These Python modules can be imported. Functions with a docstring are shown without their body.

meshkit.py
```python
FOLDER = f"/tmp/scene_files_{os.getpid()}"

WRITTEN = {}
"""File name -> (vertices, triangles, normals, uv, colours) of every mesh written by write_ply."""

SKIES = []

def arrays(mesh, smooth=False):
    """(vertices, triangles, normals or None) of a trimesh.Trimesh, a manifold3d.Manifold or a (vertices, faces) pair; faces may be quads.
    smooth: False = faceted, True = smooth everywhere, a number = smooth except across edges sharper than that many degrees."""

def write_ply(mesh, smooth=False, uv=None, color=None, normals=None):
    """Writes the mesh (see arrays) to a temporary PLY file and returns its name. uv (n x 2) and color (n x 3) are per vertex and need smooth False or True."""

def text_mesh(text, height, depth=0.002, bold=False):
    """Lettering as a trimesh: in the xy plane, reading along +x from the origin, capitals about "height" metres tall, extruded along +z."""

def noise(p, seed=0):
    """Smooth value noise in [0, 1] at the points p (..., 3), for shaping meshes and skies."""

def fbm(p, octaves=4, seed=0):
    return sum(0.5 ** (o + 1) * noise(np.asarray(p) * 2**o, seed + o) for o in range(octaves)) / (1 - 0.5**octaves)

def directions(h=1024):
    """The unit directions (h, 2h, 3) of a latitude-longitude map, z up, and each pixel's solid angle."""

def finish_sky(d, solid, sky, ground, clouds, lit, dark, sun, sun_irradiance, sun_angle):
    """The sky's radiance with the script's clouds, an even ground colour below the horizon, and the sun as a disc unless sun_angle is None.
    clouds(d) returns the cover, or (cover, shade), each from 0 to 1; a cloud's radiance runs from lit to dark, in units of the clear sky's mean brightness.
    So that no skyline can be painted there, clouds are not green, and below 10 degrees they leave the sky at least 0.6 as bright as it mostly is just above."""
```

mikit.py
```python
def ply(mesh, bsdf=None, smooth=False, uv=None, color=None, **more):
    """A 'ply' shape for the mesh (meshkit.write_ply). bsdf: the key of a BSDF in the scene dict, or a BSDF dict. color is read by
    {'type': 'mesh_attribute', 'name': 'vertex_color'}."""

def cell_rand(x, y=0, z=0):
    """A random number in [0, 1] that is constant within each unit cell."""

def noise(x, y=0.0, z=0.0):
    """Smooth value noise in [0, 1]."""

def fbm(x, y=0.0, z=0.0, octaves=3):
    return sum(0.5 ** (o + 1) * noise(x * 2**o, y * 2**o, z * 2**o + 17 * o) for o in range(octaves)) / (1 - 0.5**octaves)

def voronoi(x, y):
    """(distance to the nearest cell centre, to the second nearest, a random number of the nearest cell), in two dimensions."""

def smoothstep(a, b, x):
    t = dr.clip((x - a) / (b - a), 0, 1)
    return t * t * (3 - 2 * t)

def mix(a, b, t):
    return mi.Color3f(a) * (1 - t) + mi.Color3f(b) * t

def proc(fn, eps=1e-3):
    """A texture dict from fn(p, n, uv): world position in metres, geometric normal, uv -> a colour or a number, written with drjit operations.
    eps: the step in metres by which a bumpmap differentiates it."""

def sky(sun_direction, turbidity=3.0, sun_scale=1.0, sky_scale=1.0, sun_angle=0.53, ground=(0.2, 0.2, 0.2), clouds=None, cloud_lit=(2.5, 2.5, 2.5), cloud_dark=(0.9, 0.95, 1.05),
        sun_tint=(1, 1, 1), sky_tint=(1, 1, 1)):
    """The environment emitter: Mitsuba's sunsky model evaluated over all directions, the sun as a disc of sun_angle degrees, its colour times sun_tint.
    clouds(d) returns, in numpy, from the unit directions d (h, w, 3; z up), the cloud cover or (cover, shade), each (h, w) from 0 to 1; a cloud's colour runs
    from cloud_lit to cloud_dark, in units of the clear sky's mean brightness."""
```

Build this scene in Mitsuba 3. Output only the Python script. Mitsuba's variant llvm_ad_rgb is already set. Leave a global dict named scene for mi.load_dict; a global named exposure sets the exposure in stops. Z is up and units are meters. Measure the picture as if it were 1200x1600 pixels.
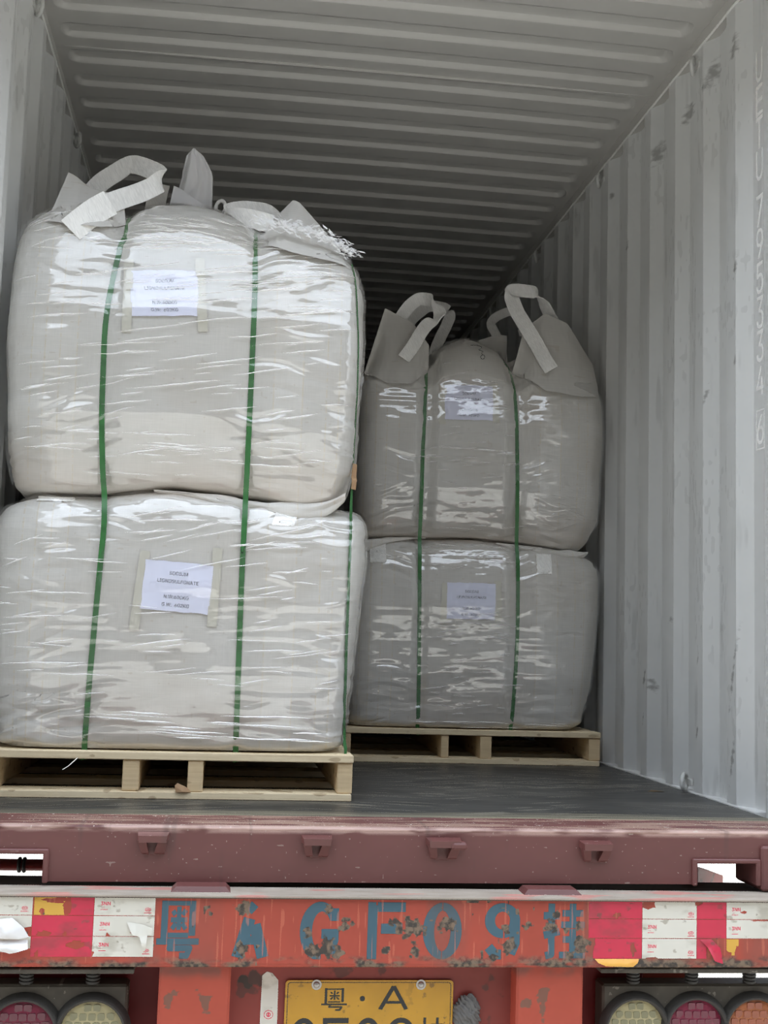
import math, random
import numpy as np, trimesh, mitsuba as mi, drjit as dr
import mikit, meshkit
from mikit import noise as pn, fbm as pfbm, cell_rand, smoothstep, mix, voronoi
from scipy.interpolate import LinearNDInterpolator
from shapely.geometry import LineString, Polygon, Point, box as sbox
from shapely.ops import unary_union
from shapely import affinity

random.seed(7); rng = np.random.default_rng(11)
T = mi.ScalarTransform4f
scene, labels = {}, {}

# ------------------------------------------------------------------ camera, sky, exposure
EYE = np.array([-0.4513, -3.8102, 0.4815])
FWD = np.array([0.12556, 0.98637, 0.10581])
UP = np.array([-0.0420, -0.1012, 0.99398])
scene['camera'] = {'type': 'perspective', 'fov': 2*math.degrees(math.atan(600/1930.26)), 'fov_axis': 'x', 'near_clip': 0.05, 'far_clip': 500,
                   'to_world': T().look_at(origin=EYE.tolist(), target=(EYE+FWD).tolist(), up=UP.tolist())}

def overcast(d):
    n = meshkit.fbm(d*np.array([3.0, 3.0, 6.0])+5, 4, seed=3)
    z = np.clip(d[..., 2], 0, 1)
    shade = np.clip(1.0-1.05*z**0.8+0.4*(n-0.5), 0, 1)
    return np.ones_like(n), shade
scene['sky'] = mikit.sky((0.2, -0.6, 0.9), turbidity=4, sun_scale=0.0, clouds=overcast, cloud_lit=(2.38, 2.65, 2.98), cloud_dark=(0.5, 0.505, 0.51), ground=(0.4, 0.38, 0.35))
exposure = 3.25

# ------------------------------------------------------------------ helpers
def lab(key, label=None, cat=None, group=None, kind=None):
    d = labels.setdefault(key, {})
    for k, v in (('label', label), ('category', cat), ('group', group), ('kind', kind)):
        if v: d[k] = v
    return key
used = {}
def num(key):
    n = used.get(key, -1)+1; used[key] = n
    return key if n == 0 else '%s_%03d' % (key, n)
def ent(key, mesh, mat, smooth=False, uv=None, label=None, cat=None, group=None, kind=None, auto=True, **kw):
    key = num(key) if auto else key
    d = mesh if isinstance(mesh, dict) else mikit.ply(mesh, mat, smooth=smooth, uv=uv)
    if kw: d = {**d, **kw}
    scene[key] = d
    if label or cat or group or kind: lab(key, label, cat, group, kind)
    return key
def bx(x0, x1, y0, y1, z0, z1, b=0.0):
    c = np.array([[x, y, z] for x in (x0, x1) for y in (y0, y1) for z in (z0, z1)], float)
    if b <= 0:
        m = trimesh.creation.box(bounds=[[x0, y0, z0], [x1, y1, z1]]); return m
    pts = []
    mid = np.array([(x0+x1)/2, (y0+y1)/2, (z0+z1)/2])
    for p in c:
        s = np.sign(p-mid)
        for k in range(3):
            q = p-s*b; q[k] = p[k]; pts.append(q)
    return trimesh.convex.convex_hull(np.array(pts))
def cat_(ms): return trimesh.util.concatenate(ms)
def cyl(p0, p1, r, n=20):
    return trimesh.creation.cylinder(radius=r, segment=[p0, p1], sections=n)
def lathe_y(profile, cx, cy, cz, n=40):
    """profile (r, y) turned about the y axis"""
    pr = np.array(profile, float); m = len(pr); a = np.arange(n)*2*np.pi/n
    v = np.stack([pr[:, 0][:, None]*np.cos(a), np.broadcast_to(pr[:, 1][:, None], (m, n)), pr[:, 0][:, None]*np.sin(a)], -1).reshape(-1, 3)+[cx, cy, cz]
    f = []
    for i in range(m-1):
        for j in range(n):
            f.append([i*n+j, i*n+(j+1) % n, (i+1)*n+(j+1) % n, (i+1)*n+j])
    return trimesh.Trimesh(*_tri(v, np.array(f)), process=False)
def _tri(v, q): return v, np.vstack([q[:, [0, 1, 2]], q[:, [0, 2, 3]]])
def grid_faces(n, m, off=0):
    i, j = np.meshgrid(np.arange(n-1), np.arange(m-1), indexing='ij')
    q = np.stack([i*m+j, (i+1)*m+j, (i+1)*m+j+1, i*m+j+1], -1).reshape(-1, 4)+off
    return np.vstack([q[:, [0, 1, 2]], q[:, [0, 2, 3]]])
def resample(pts, n, smooth=True):
    pts = np.asarray(pts, float); m = len(pts)
    if smooth and m > 2:
        from scipy.interpolate import PchipInterpolator
        d = np.r_[0, np.cumsum(np.linalg.norm(np.diff(pts[:, :3], axis=0), axis=1)**0.5)]
        return PchipInterpolator(d, pts)(np.linspace(0, d[-1], n))
    d = np.r_[0, np.cumsum(np.linalg.norm(np.diff(pts[:, :3], axis=0), axis=1))]
    t = np.linspace(0, d[-1], n)
    return np.stack([np.interp(t, d, pts[:, k]) for k in range(pts.shape[1])], 1)
def ribbon(pts, wdir, width, thick, n=40, smooth=True, wav=0.0):
    """A strip of given width and thickness along pts; wdir: width direction per control point (or one)."""
    pts = np.asarray(pts, float); w = np.broadcast_to(np.asarray(wdir, float), pts.shape)
    a = resample(np.hstack([pts, w]), n, smooth); p, w = a[:, :3], a[:, 3:]
    t = np.gradient(p, axis=0); t /= np.linalg.norm(t, axis=1, keepdims=True)
    w = w-(w*t).sum(1, keepdims=True)*t; w /= np.linalg.norm(w, axis=1, keepdims=True)
    nn = np.cross(t, w)
    width = np.broadcast_to(width, (n,))[:, None]; u = np.array([-1, -.5, 0, .5, 1.])
    if wav: p = p+nn*(wav*np.sin(np.arange(n)*1.3+p[:, 0]*40))[:, None]
    top = p[:, None]+w[:, None]*(width*u/2)[..., None]+nn[:, None]*(thick/2)
    bot = p[:, None]+w[:, None]*(width*u[::-1]/2)[..., None]-nn[:, None]*(thick/2)
    ring = np.concatenate([top, bot], 1); k = ring.shape[1]
    v = ring.reshape(-1, 3); f = []
    for i in range(n-1):
        for j in range(k): f.append([i*k+j, i*k+(j+1) % k, (i+1)*k+(j+1) % k, (i+1)*k+j])
    F = np.array(f); F = np.vstack([F[:, [0, 1, 2]], F[:, [0, 2, 3]]])
    caps = []
    for base in (0, (n-1)*k):
        for j in range(1, k-1): caps.append([base, base+j+1, base+j] if base == 0 else [base, base+j, base+j+1])
    m = trimesh.Trimesh(v, np.vstack([F, caps]), process=False); trimesh.repair.fix_normals(m)
    return m
def tube(pts, r, n=40, sides=10, smooth=True):
    p = resample(pts, n, smooth); t = np.gradient(p, axis=0); t /= np.linalg.norm(t, axis=1, keepdims=True)
    a = np.cross(t, [0.31, 0.2, 0.93]); a /= np.linalg.norm(a, axis=1, keepdims=True); b = np.cross(t, a)
    an = np.arange(sides)*2*np.pi/sides
    v = (p[:, None]+r*(np.cos(an)[None, :, None]*a[:, None]+np.sin(an)[None, :, None]*b[:, None])).reshape(-1, 3)
    f = [[i*sides+j, i*sides+(j+1) % sides, (i+1)*sides+(j+1) % sides, (i+1)*sides+j] for i in range(n-1) for j in range(sides)]
    F = np.array(f); F = np.vstack([F[:, [0, 1, 2]], F[:, [0, 2, 3]]])
    for base, s in ((0, 1), ((n-1)*sides, -1)):
        F = np.vstack([F, [[base, base+(j+1 if s < 0 else j+2) - (0 if s < 0 else 1) + (0), base+j+2] if s < 0 else [base, base+j+2, base+j+1] for j in range(sides-2)]])
    return trimesh.Trimesh(v, F, process=False)
def extr(poly, depth, frame):
    """Extrude a shapely shape; frame: 4x4 taking (u, v, w) to the world."""
    ms = [trimesh.creation.extrude_polygon(g, depth, engine='earcut') for g in (poly.geoms if hasattr(poly, 'geoms') else [poly]) if g.area > 1e-9]
    m = cat_(ms); m.apply_transform(frame); return m
def frame(o, u, v):
    u, v = np.array(u, float), np.array(v, float); M = np.eye(4); M[:3, 0], M[:3, 1], M[:3, 2], M[:3, 3] = u, v, np.cross(u, v), o
    return M
FRONT = lambda x, y, z: frame((x, y, z), (1, 0, 0), (0, 0, 1))      # (u, v) = (x, z); w points to -y, towards the door

# ------------------------------------------------------------------ materials
def two(b): return {'type': 'twosided', 'b': b}
def pr(col, rough=0.5, metal=0.0, spec=0.5, **k):
    c = col if isinstance(col, dict) else {'type': 'rgb', 'value': list(map(float, col))}
    r = rough if isinstance(rough, dict) else float(rough)
    return two({'type': 'principled', 'base_color': c, 'roughness': r, 'metallic': metal, 'specular': spec, **k})
def mat(name, b): scene['m_'+name] = b; return 'm_'+name
C3 = lambda r, g, b: mi.Color3f(r, g, b)

SCUFF = [(-0.01, 2.514, .05, .02), (0.222, 2.533, .05, .03), (0.469, 2.498, .045, .03), (0.78, 2.461, .05, .03), (1.095, 2.181, .03, .012), (1.348, 2.491, .02, .012),
         (0.406, 1.826, .06, .008), (0.248, 1.368, .035, .008), (-0.018, 1.756, .035, .008), (-0.016, 1.444, .03, .01), (0.847, 0.371, .05, .01), (0.307, 0.208, .03, .006),
         (0.789, 0.354, .03, .025), (0.858, 0.216, .03, .006), (0.013, 0.139, .07, .01), (0.002, 0.423, .13, .01), (0.30, 0.46, .02, .006), (0.56, 0.6, .015, .02)]
def wallpaint(p, n, uv):
    base = C3(.60, .605, .595)*(0.93+0.1*pfbm(p.y*3, p.z*2, p.x*3))
    m = mi.Float(0)
    w = pfbm(p.y*30, p.z*70, p.x*4, 4)
    for y, z, h, wd in SCUFF:
        dy = (p.y-y-(p.z-z)*-0.25)/(wd*1.6); dz = (p.z-z)/(h*1.2)
        m = dr.maximum(m, smoothstep(1.0, 0.25, dr.sqrt(dy*dy+dz*dz)+2.0*(w-.42)))
    m = dr.select(p.x > 0, m, m*0)
    st = smoothstep(.66, .8, pfbm(p.y*22, p.z*3.5, p.x*10))*0.35+smoothstep(.7, .78, pn(p.y*90, p.z*30, 3))*0.25*smoothstep(.5, .7, pn(p.y*4, p.z*3, 9))
    return mix(base, (.10, .095, .085), dr.clip(m*.55+st*.5, 0, 1))
mat('wall', pr(mikit.proc(wallpaint), .34, spec=.6))
mat('ceiling', pr((.50, .49, .465), .45, spec=.4))
mat('white_paint', pr((.82, .82, .80), .5))
mat('ring_paint', pr((.55, .55, .53), .4))
def floorc(p, n, uv):
    b = C3(.036, .035, .033)*(0.7+0.7*pfbm(p.x*6, p.y*30, 2))
    sc = smoothstep(.70, .80, pn(p.x*5+p.y*3.5, p.y*110-p.x*40, 1))*smoothstep(.45, .7, pn(p.x*2.2, p.y*2.2, 5))
    sc = dr.maximum(sc, smoothstep(.74, .82, pn(p.x*6-p.y*2, p.y*90+p.x*30, 8))*smoothstep(.4, .65, pn(p.x*2, p.y*3, 11)))
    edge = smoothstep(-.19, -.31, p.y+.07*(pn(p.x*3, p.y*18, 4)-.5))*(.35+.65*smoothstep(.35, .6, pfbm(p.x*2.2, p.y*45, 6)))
    b = mix(b, (.26, .235, .19), sc*.4)
    dust = smoothstep(.5, .75, pfbm(p.x*4, p.y*6, 20))*.10
    b = mix(b, (.22, .20, .17), dust)
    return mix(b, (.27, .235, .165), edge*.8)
mat('floor', pr(mikit.proc(floorc), .42, spec=.5))
def sillc(p, n, uv):
    b = C3(.135, .049, .045)*(.9+.2*pfbm(p.x*8, p.y*8, p.z*14))
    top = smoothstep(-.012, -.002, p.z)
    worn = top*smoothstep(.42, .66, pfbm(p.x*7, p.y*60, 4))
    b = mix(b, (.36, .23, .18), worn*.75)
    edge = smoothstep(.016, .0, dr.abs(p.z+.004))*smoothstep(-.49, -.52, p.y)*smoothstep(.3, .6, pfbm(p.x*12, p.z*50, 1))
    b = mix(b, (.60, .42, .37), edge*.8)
    specks = smoothstep(.90, .94, pn(p.x*110, p.y*110, p.z*110))
    b = mix(b, (.55, .48, .42), specks*.7*(.35+.65*top))
    run = smoothstep(.64, .8, pfbm(p.x*28, p.z*3, 7))*.35
    return mix(b, (.075, .05, .045), run)
mat('sill', pr(mikit.proc(sillc), .42, spec=.5))
CHIPS = [(.056, -.235, .030), (.026, -.238, .012), (.150, -.228, .022), (-.19, -.29, .020), (-.155, -.285, .026), (-.37, -.285, .016), (-.372, -.185, .02), (-.205, -.243, .013), (.435, -.20, .01),
         (.36, -.225, .013), (.30, -.235, .012), (.305, -.28, .02), (.33, -.19, .009), (.055, -.305, .006), (.066, -.294, .010), (-.112, -.228, .017), (.50, -.27, .022), (.42, -.232, .016),
         (.49, -.235, .014), (.47, -.302, .012), (-.01, -.292, .012), (-.13, -.298, .014), (.01, -.22, .012), (-.155, -.19, .012), (-.45, -.20, .006), (.27, -.31, .01), (.46, -.24, .01)]
def chipmask(p):
    w = pfbm(p.x*85, p.z*85, 3, 5); m = mi.Float(0)
    for x, z, r in CHIPS:
        d = dr.sqrt(dr.square(p.x-x)+dr.square(p.z-z))/(r*.9)
        m = dr.maximum(m, smoothstep(1.15, .8, d+2.2*(w-.5)))
    m = dr.maximum(m, smoothstep(.90, .94, pn(p.x*75, p.z*65, 12))*smoothstep(.45, .6, pn(p.x*9, p.z*9, 31)))
    m = dr.maximum(m, smoothstep(-.300, -.322, p.z+.016*(w-.5))*smoothstep(.35, .6, pfbm(p.x*16, p.z*40, 4)))
    return m
def rustc(p):
    return mix((.05, .042, .036), (.19, .135, .095), smoothstep(.35, .65, pfbm(p.x*110, p.z*110, p.y*40)))
def worn(col, chip=True):
    def fn(p, n, uv):
        b = mi.Color3f(*col)*(.85+.3*pfbm(p.x*9, p.z*9, p.y*9))
        grime = smoothstep(.46, .7, pfbm(p.x*13+5, p.z*4, p.y*3))
        b = mix(b, mi.Color3f(.12, .085, .07), grime*.35)
        scr = smoothstep(.80, .86, pn(p.x*160, p.z*14, 6))*.3
        b = mix(b, mi.Color3f(.62, .20, .12), scr)
        return mix(b, rustc(p), chipmask(p)) if chip else b
    return mikit.proc(fn)
mat('beam', pr(worn((.36, .062, .039)), .5, spec=.4))
mat('beam_letter', pr(worn((.058, .115, .150)), .55, spec=.35))
def postc(p, n, uv):
    b = C3(.38, .064, .038)*(.88+.25*pfbm(p.x*8, p.z*8, p.y*8))
    m = smoothstep(.68, .72, pfbm(p.x*22, p.z*30, 3, 4))
    g = smoothstep(-.375, -.345, p.z)*.55
    b = mix(b, (.12, .085, .07), g*smoothstep(.3, .6, pfbm(p.x*20, p.z*15, 2)))
    return mix(b, (.14, .085, .06), m*.8)
mat('post', pr(mikit.proc(postc), .5, spec=.4))
def panelc(p, n, uv):
    b = C3(.235, .042, .032)*(.8+.4*pfbm(p.x*5, p.z*7, p.y*3))
    m = smoothstep(.66, .74, pfbm(p.x*22, p.z*22, 14, 4))
    spot = smoothstep(1.1, .7, dr.sqrt(dr.square((p.x+.335)/.035)+dr.square((p.z+.383)/.022))+1.2*(pfbm(p.x*60, p.z*60, 2)-.5))
    return mix(b, (.05, .035, .028), dr.clip(m*.6+spot*.85, 0, 1))
mat('panel', pr(mikit.proc(panelc), .5, spec=.4))
mat('dark_red', pr((.16, .016, .016), .5, spec=.3))
def flangec(p, n, uv):
    b = mix((.42, .37, .31), (.27, .225, .19), pfbm(p.x*14, p.y*40, p.z*40))
    r = smoothstep(.58, .68, pfbm(p.x*6+3, p.y*25, 2))
    b = mix(b, (.48, .20, .17), r*.75)
    return mix(b, (.07, .055, .045), smoothstep(-.1585, -.1610, p.z+.0049*(p.x))*.85)
mat('flange', pr(mikit.proc(flangec), .6, spec=.3))
mat('chassis', pr((.05, .032, .028), .6))
mat('black', pr((.018, .017, .016), .6))
def housingc(p, n, uv):
    b = mix((.05, .045, .038), (.115, .10, .08), pfbm(p.x*25, p.z*25, p.y*25))
    return mix(b, (.30, .27, .23), smoothstep(.72, .80, pfbm(p.x*60, p.z*60, 2, 4))*.5)
mat('housing', pr(mikit.proc(housingc), .6, spec=.3))
mat('rubber', pr((.045, .042, .038), .55))
def tapec(col, dirt):
    def fn(p, n, uv):
        b = mi.Color3f(*col)*(.93+.12*pfbm(p.x*12, p.z*12, 1))
        d = smoothstep(.50, .80, pfbm(p.x*15, p.z*26, 4, 5))*.5+smoothstep(.70, .78, pfbm(p.x*40, p.z*55, 8, 4))*.6
        return mix(b, dirt, d)
    return mikit.proc(fn)
mat('tape_red', pr(tapec((.54, .027, .063), (.22, .05, .05)), .38, spec=.5))
mat('tape_white', pr(tapec((.64, .615, .545), (.27, .235, .17)), .38, spec=.5))
mat('tape_print', pr((.62, .06, .10), .5))
mat('tape_silver', pr((.72, .71, .70), .3, spec=.7))
mat('tape_yellow', pr(tapec((.72, .38, .07), (.7, .12, .05)), .45))
mat('old_glue', pr(tapec((.62, .36, .06), (.16, .05, .02)), .6))
def platec(p, n, uv):
    b = C3(.52, .27, .022)*(.85+.25*pfbm(p.x*12, p.z*9, 1))
    d = smoothstep(.62, .70, pfbm(p.x*55, p.z*45, 5, 4))*smoothstep(.02, .16, p.x)+smoothstep(.72, .80, pfbm(p.x*40, p.z*40, 15, 4))*.6
    return mix(b, (.13, .07, .02), dr.clip(d, 0, 1)*.8)
mat('plate', pr(mikit.proc(platec), .4, spec=.5))
mat('plate_ink', pr((.022, .022, .022), .45))
mat('bolt', pr((.42, .40, .37), .35, metal=.7))
def fabricc(p, n, uv):
    u, v = uv.x, uv.y
    wv = 0.5*pn(u*520, v*26, 1)+0.5*pn(u*26, v*520, 2)
    b = C3(.625, .607, .572)*(.94+.09*wv)
    strip = mi.Float(0)
    for a, c in ((-.43, -.335), (.265, .355)):
        strip = dr.maximum(strip, smoothstep(a-.002, a+.001, u)*smoothstep(c+.002, c-.001, u))
    b = b*(1-.05*(1-strip))
    th = mi.Float(0)
    for a in (-.43, -.335, .265, .355, -.385, .43, .47, -.47):
        th = dr.maximum(th, smoothstep(.0022, .0009, dr.abs(u-a))*smoothstep(.25, .5, pn(v*150, a*30, 0)))
    b = mix(b, (.60, .50, .33), th*.42)
    dirt = smoothstep(.55, .8, pfbm(u*4, v*4, 7))*.15+smoothstep(.93, .96, pn(u*70, v*70, 19))*.25
    b = mix(b, (.42, .35, .27), dirt)
    stain_shade = smoothstep(1.10, .93, v+.12*(pfbm(u*5, v*5, 3)-.5))*smoothstep(.90, .93, v)+.8*smoothstep(.40, .22, v+.2*(pfbm(u*4, v*4, 9)-.5))*smoothstep(.35, .1, dr.abs(u+.05))  # beige dirt near the seam; brownish shadow painted low on the lower bags
    b = mix(b, (.50, .42, .345), dr.clip(stain_shade, 0, 1)*.38)
    return b
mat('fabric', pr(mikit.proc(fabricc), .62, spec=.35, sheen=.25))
def webc(p, n, uv):
    return C3(.88, .87, .84)*(.86+.2*pn(p.x*330+p.z*160, p.z*60-p.x*40, p.y*90))
mat('webbing', pr(mikit.proc(webc), .6, spec=.35, sheen=.3))
mat('liner', two({'type': 'blendbsdf', 'weight': .12, 'a': {'type': 'principled', 'base_color': {'type': 'rgb', 'value': [.78, .78, .80]}, 'roughness': .45}, 'b': {'type': 'principled', 'base_color': {'type': 'rgb', 'value': [.8, .8, .82]}, 'roughness': .2}}))
mat('stitch', pr((.06, .06, .06), .7))
mat('paper', pr((.72, .735, .86), .55, spec=.3))
mat('ink', pr((.05, .05, .06), .6))
mat('packing_tape', pr((.575, .555, .485), .3, spec=.6))
mat('strap', pr(mikit.proc(lambda p, n, uv: C3(.036, .145, .042)*(.8+.45*pn(p.x*40, p.z*55, p.y*40))), .33, spec=.5))
scene['m_film'] = {'type': 'thindielectric', 'int_ior': 1.75}
mat('fold', pr((.93, .93, .93), .22, spec=.7))  # opaque white carries the sky glints of the clear film ridges
mat('cardboard', pr((.36, .22, .12), .7))
def woodc(base, dark):
    def fn(p, n, uv):
        g = pfbm(p.x*7, p.y*7, p.z*150, 3); g2 = pn(p.x*3, p.y*3, p.z*420)
        b = mix(base, dark, .65*g+.15*g2)
        return mix(b, (.30, .21, .12), smoothstep(.78, .84, pn(p.x*22, p.y*22, p.z*40))*.6)
    return mikit.proc(fn)
mat('wood', pr(woodc((.74, .63, .44), (.50, .385, .235)), .65, spec=.3))
mat('wood_end', pr(woodc((.70, .55, .35), (.46, .33, .18)), .65, spec=.3))
mat('concrete', pr(mikit.proc(lambda p, n, uv: C3(.585, .53, .45)*(.85+.3*pfbm(p.x*.8, p.y*.8, 1))), .85, spec=.2))
mat('rag', pr((.13, .125, .12), .7))
mat('leaf', pr((.10, .065, .03), .6))
mat('string', pr((.8, .78, .72), .5))
mat('pipe', pr((.20, .02, .015), .35))

# ------------------------------------------------------------------ the container (setting)
W, LEN, HR, H1 = 1.176, 11.95, 2.71, 2.662
def wall_profile():
    """(y, depth) of the corrugated sheet from the door inwards; depth 0 = inner flat."""
    pts = [(-.165, .036)]
    y = -.15
    k = 0
    pts = []
    y0 = -.022
    while y0 < LEN:
        pts += [(y0-.058, .036), (y0, .0), (y0+.072, .0), (y0+.130, .036)]
        y0 += .278
    pts = [(-.168, .036)]+pts
    return [q for q in pts if q[0] < LEN]+[(LEN, .036)]
prof = wall_profile()
def wall_mesh(sgn):
    t = .0022; pts = np.array(prof); zz = [-.01, H1+.01]
    rows = []
    for off in (0, t):
        rows.append(np.stack([np.c_[sgn*(W+pts[:, 1]+off), pts[:, 0], np.full(len(pts), z)] for z in zz], 1))
    n = len(pts); v = np.vstack([r.reshape(-1, 3) for r in rows])
    f = np.vstack([grid_faces(n, 2), grid_faces(n, 2, 2*n)[:, ::-1]])
    return trimesh.Trimesh(v, f, process=False)
for side, s in (('left', -1), ('right', 1)):
    key = 'wall_'+side
    ent(key, wall_mesh(s), 'm_wall', kind='structure')
    r = bx(s*1.176 if s > 0 else -1.236, 1.236 if s > 0 else -1.176, -.40, LEN, H1, H1+.06, .004)
    ent(key+'__top_rail', r, 'm_ceiling')
    weld = tube([(s*W, -.16, H1), (s*W, 4, H1), (s*W, LEN, H1)], .004, 6, 6, False)
    ent(key+'__weld_bead', weld, 'm_white_paint')
    ent(key+'__bottom_rail', bx(min(s*1.172, s*1.222), max(s*1.172, s*1.222), -.165, LEN, -.16, .006, .003), 'm_wall')
    ent(key+'__corner_post', bx(min(s*1.206, s*1.25), max(s*1.206, s*1.25), -.535, -.168, -.16, 2.75, .004), 'm_wall')
    def ring(y, z, tilt, R=.029, r=.0075):
        m = trimesh.creation.torus(R, r, major_sections=28, minor_sections=10)
        m.apply_transform(trimesh.transformations.rotation_matrix(math.radians(90), (1, 0, 0)))
        m.apply_transform(trimesh.transformations.rotation_matrix(math.radians(tilt), (0, 0, 1)))
        m.apply_translation((s*(W-.018), y, z))
        base = bx(min(s*(W-.006), s*(W+.004)), max(s*(W-.006), s*(W+.004)), y-.03, y+.03, z-.012, z+.012, .002)
        return cat_([m, base])
    for y in (.315, 1.45, 2.585, 3.72, 4.85):
        ent(key+'__lashing_ring', ring(y, 2.60, s*62), 'm_ring_paint', smooth=40)
    for y in (.375, 1.51, 2.64):
        m = ring(y, .036, s*50, .026)
        ent(key+'__lashing_ring', m, 'm_ring_paint', smooth=40)
# serial lettering on the recess beside the right corner post, one letter under the other
rows = [('U', 2.451, 2.342), ('E', 2.331, 2.227), ('T', 2.223, 2.115), ('U', 2.111, 2.008), ('7', 1.959, 1.855), ('9', 1.848, 1.749), ('5', 1.736, 1.631), ('3', 1.623, 1.518), ('3', 1.512, 1.408), ('4', 1.394, 1.301), ('6', 1.237, 1.143)]
for ch, z1, z0 in rows:
    m = meshkit.text_mesh(ch, z1-z0, .0008)
    lo, hi = m.bounds; m.apply_translation(-lo); m.apply_scale([.050/(hi-lo)[0], (z1-z0)/(hi-lo)[1], 1])
    m.apply_transform(frame((1.2118, -.104, z0), (0, -1, 0), (0, 0, 1)))
    ent('wall_right__letter', m, 'm_white_paint')
bo = sbox(0, 0, .062, .128).difference(sbox(.004, .004, .058, .124))
ent('wall_right__number_box', extr(bo, .0008, frame((1.2118, -.098, 1.126), (0, -1, 0), (0, 0, 1))), 'm_white_paint')

# roof: ribs pressed upwards, their far walls catch the light
def roof_mesh():
    pitch, y0 = .2076, .1059
    # bright far wall of rib k lies at y0 + k*pitch (k from -2); recess runs .09 towards the door from there
    ys = [-.42]
    k0 = -3
    for k in range(k0, 58):
        yf = y0+k*pitch
        if yf-.12 < -.42 or yf > LEN-.05: continue
        for o in (-.115, -.106, -.100, -.094, -.080, -.05, -.022, -.008, -.004, .002, .007, .012):
            ys.append(yf+o)
    ys.append(LEN); ys = np.array(sorted(ys))
    xe = np.array([1.20, 1.176, 1.15, 1.142, 1.134, 1.126, 1.118, 1.108, 1.096, 1.08, 1.0])
    xs = np.r_[-xe, np.linspace(-.9, .9, 7), xe[::-1]]
    X, Y = np.meshgrid(xs, ys, indexing='ij')
    kk = np.round((Y-y0+.046)/pitch); cy = y0+kk*pitch-.046
    # signed distance to a rounded rectangle 2*1.128 wide, .108 deep
    qx = np.abs(X)-1.136+.045; qy = np.abs(Y-cy)-.055+.045
    sd = np.hypot(np.maximum(qx, 0), np.maximum(qy, 0))+np.minimum(np.maximum(qx, qy), 0)-.045
    t = np.clip((-sd)/.013, 0, 1); t = t*t*(3-2*t)
    ok = (cy-.06 > -.41) & (cy+.06 < LEN)
    Z = HR+.020*t*ok+.010*(1-(X/1.2)**2)
    v = np.stack([X, Y, Z], -1).reshape(-1, 3); n, m = X.shape
    vt = v+[0, 0, .0022]
    f = grid_faces(n, m)
    return trimesh.Trimesh(np.vstack([v, vt]), np.vstack([f[:, ::-1], f+len(v)]), process=False)
ent('ceiling', roof_mesh(), 'm_ceiling', smooth=50, kind='structure')
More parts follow.
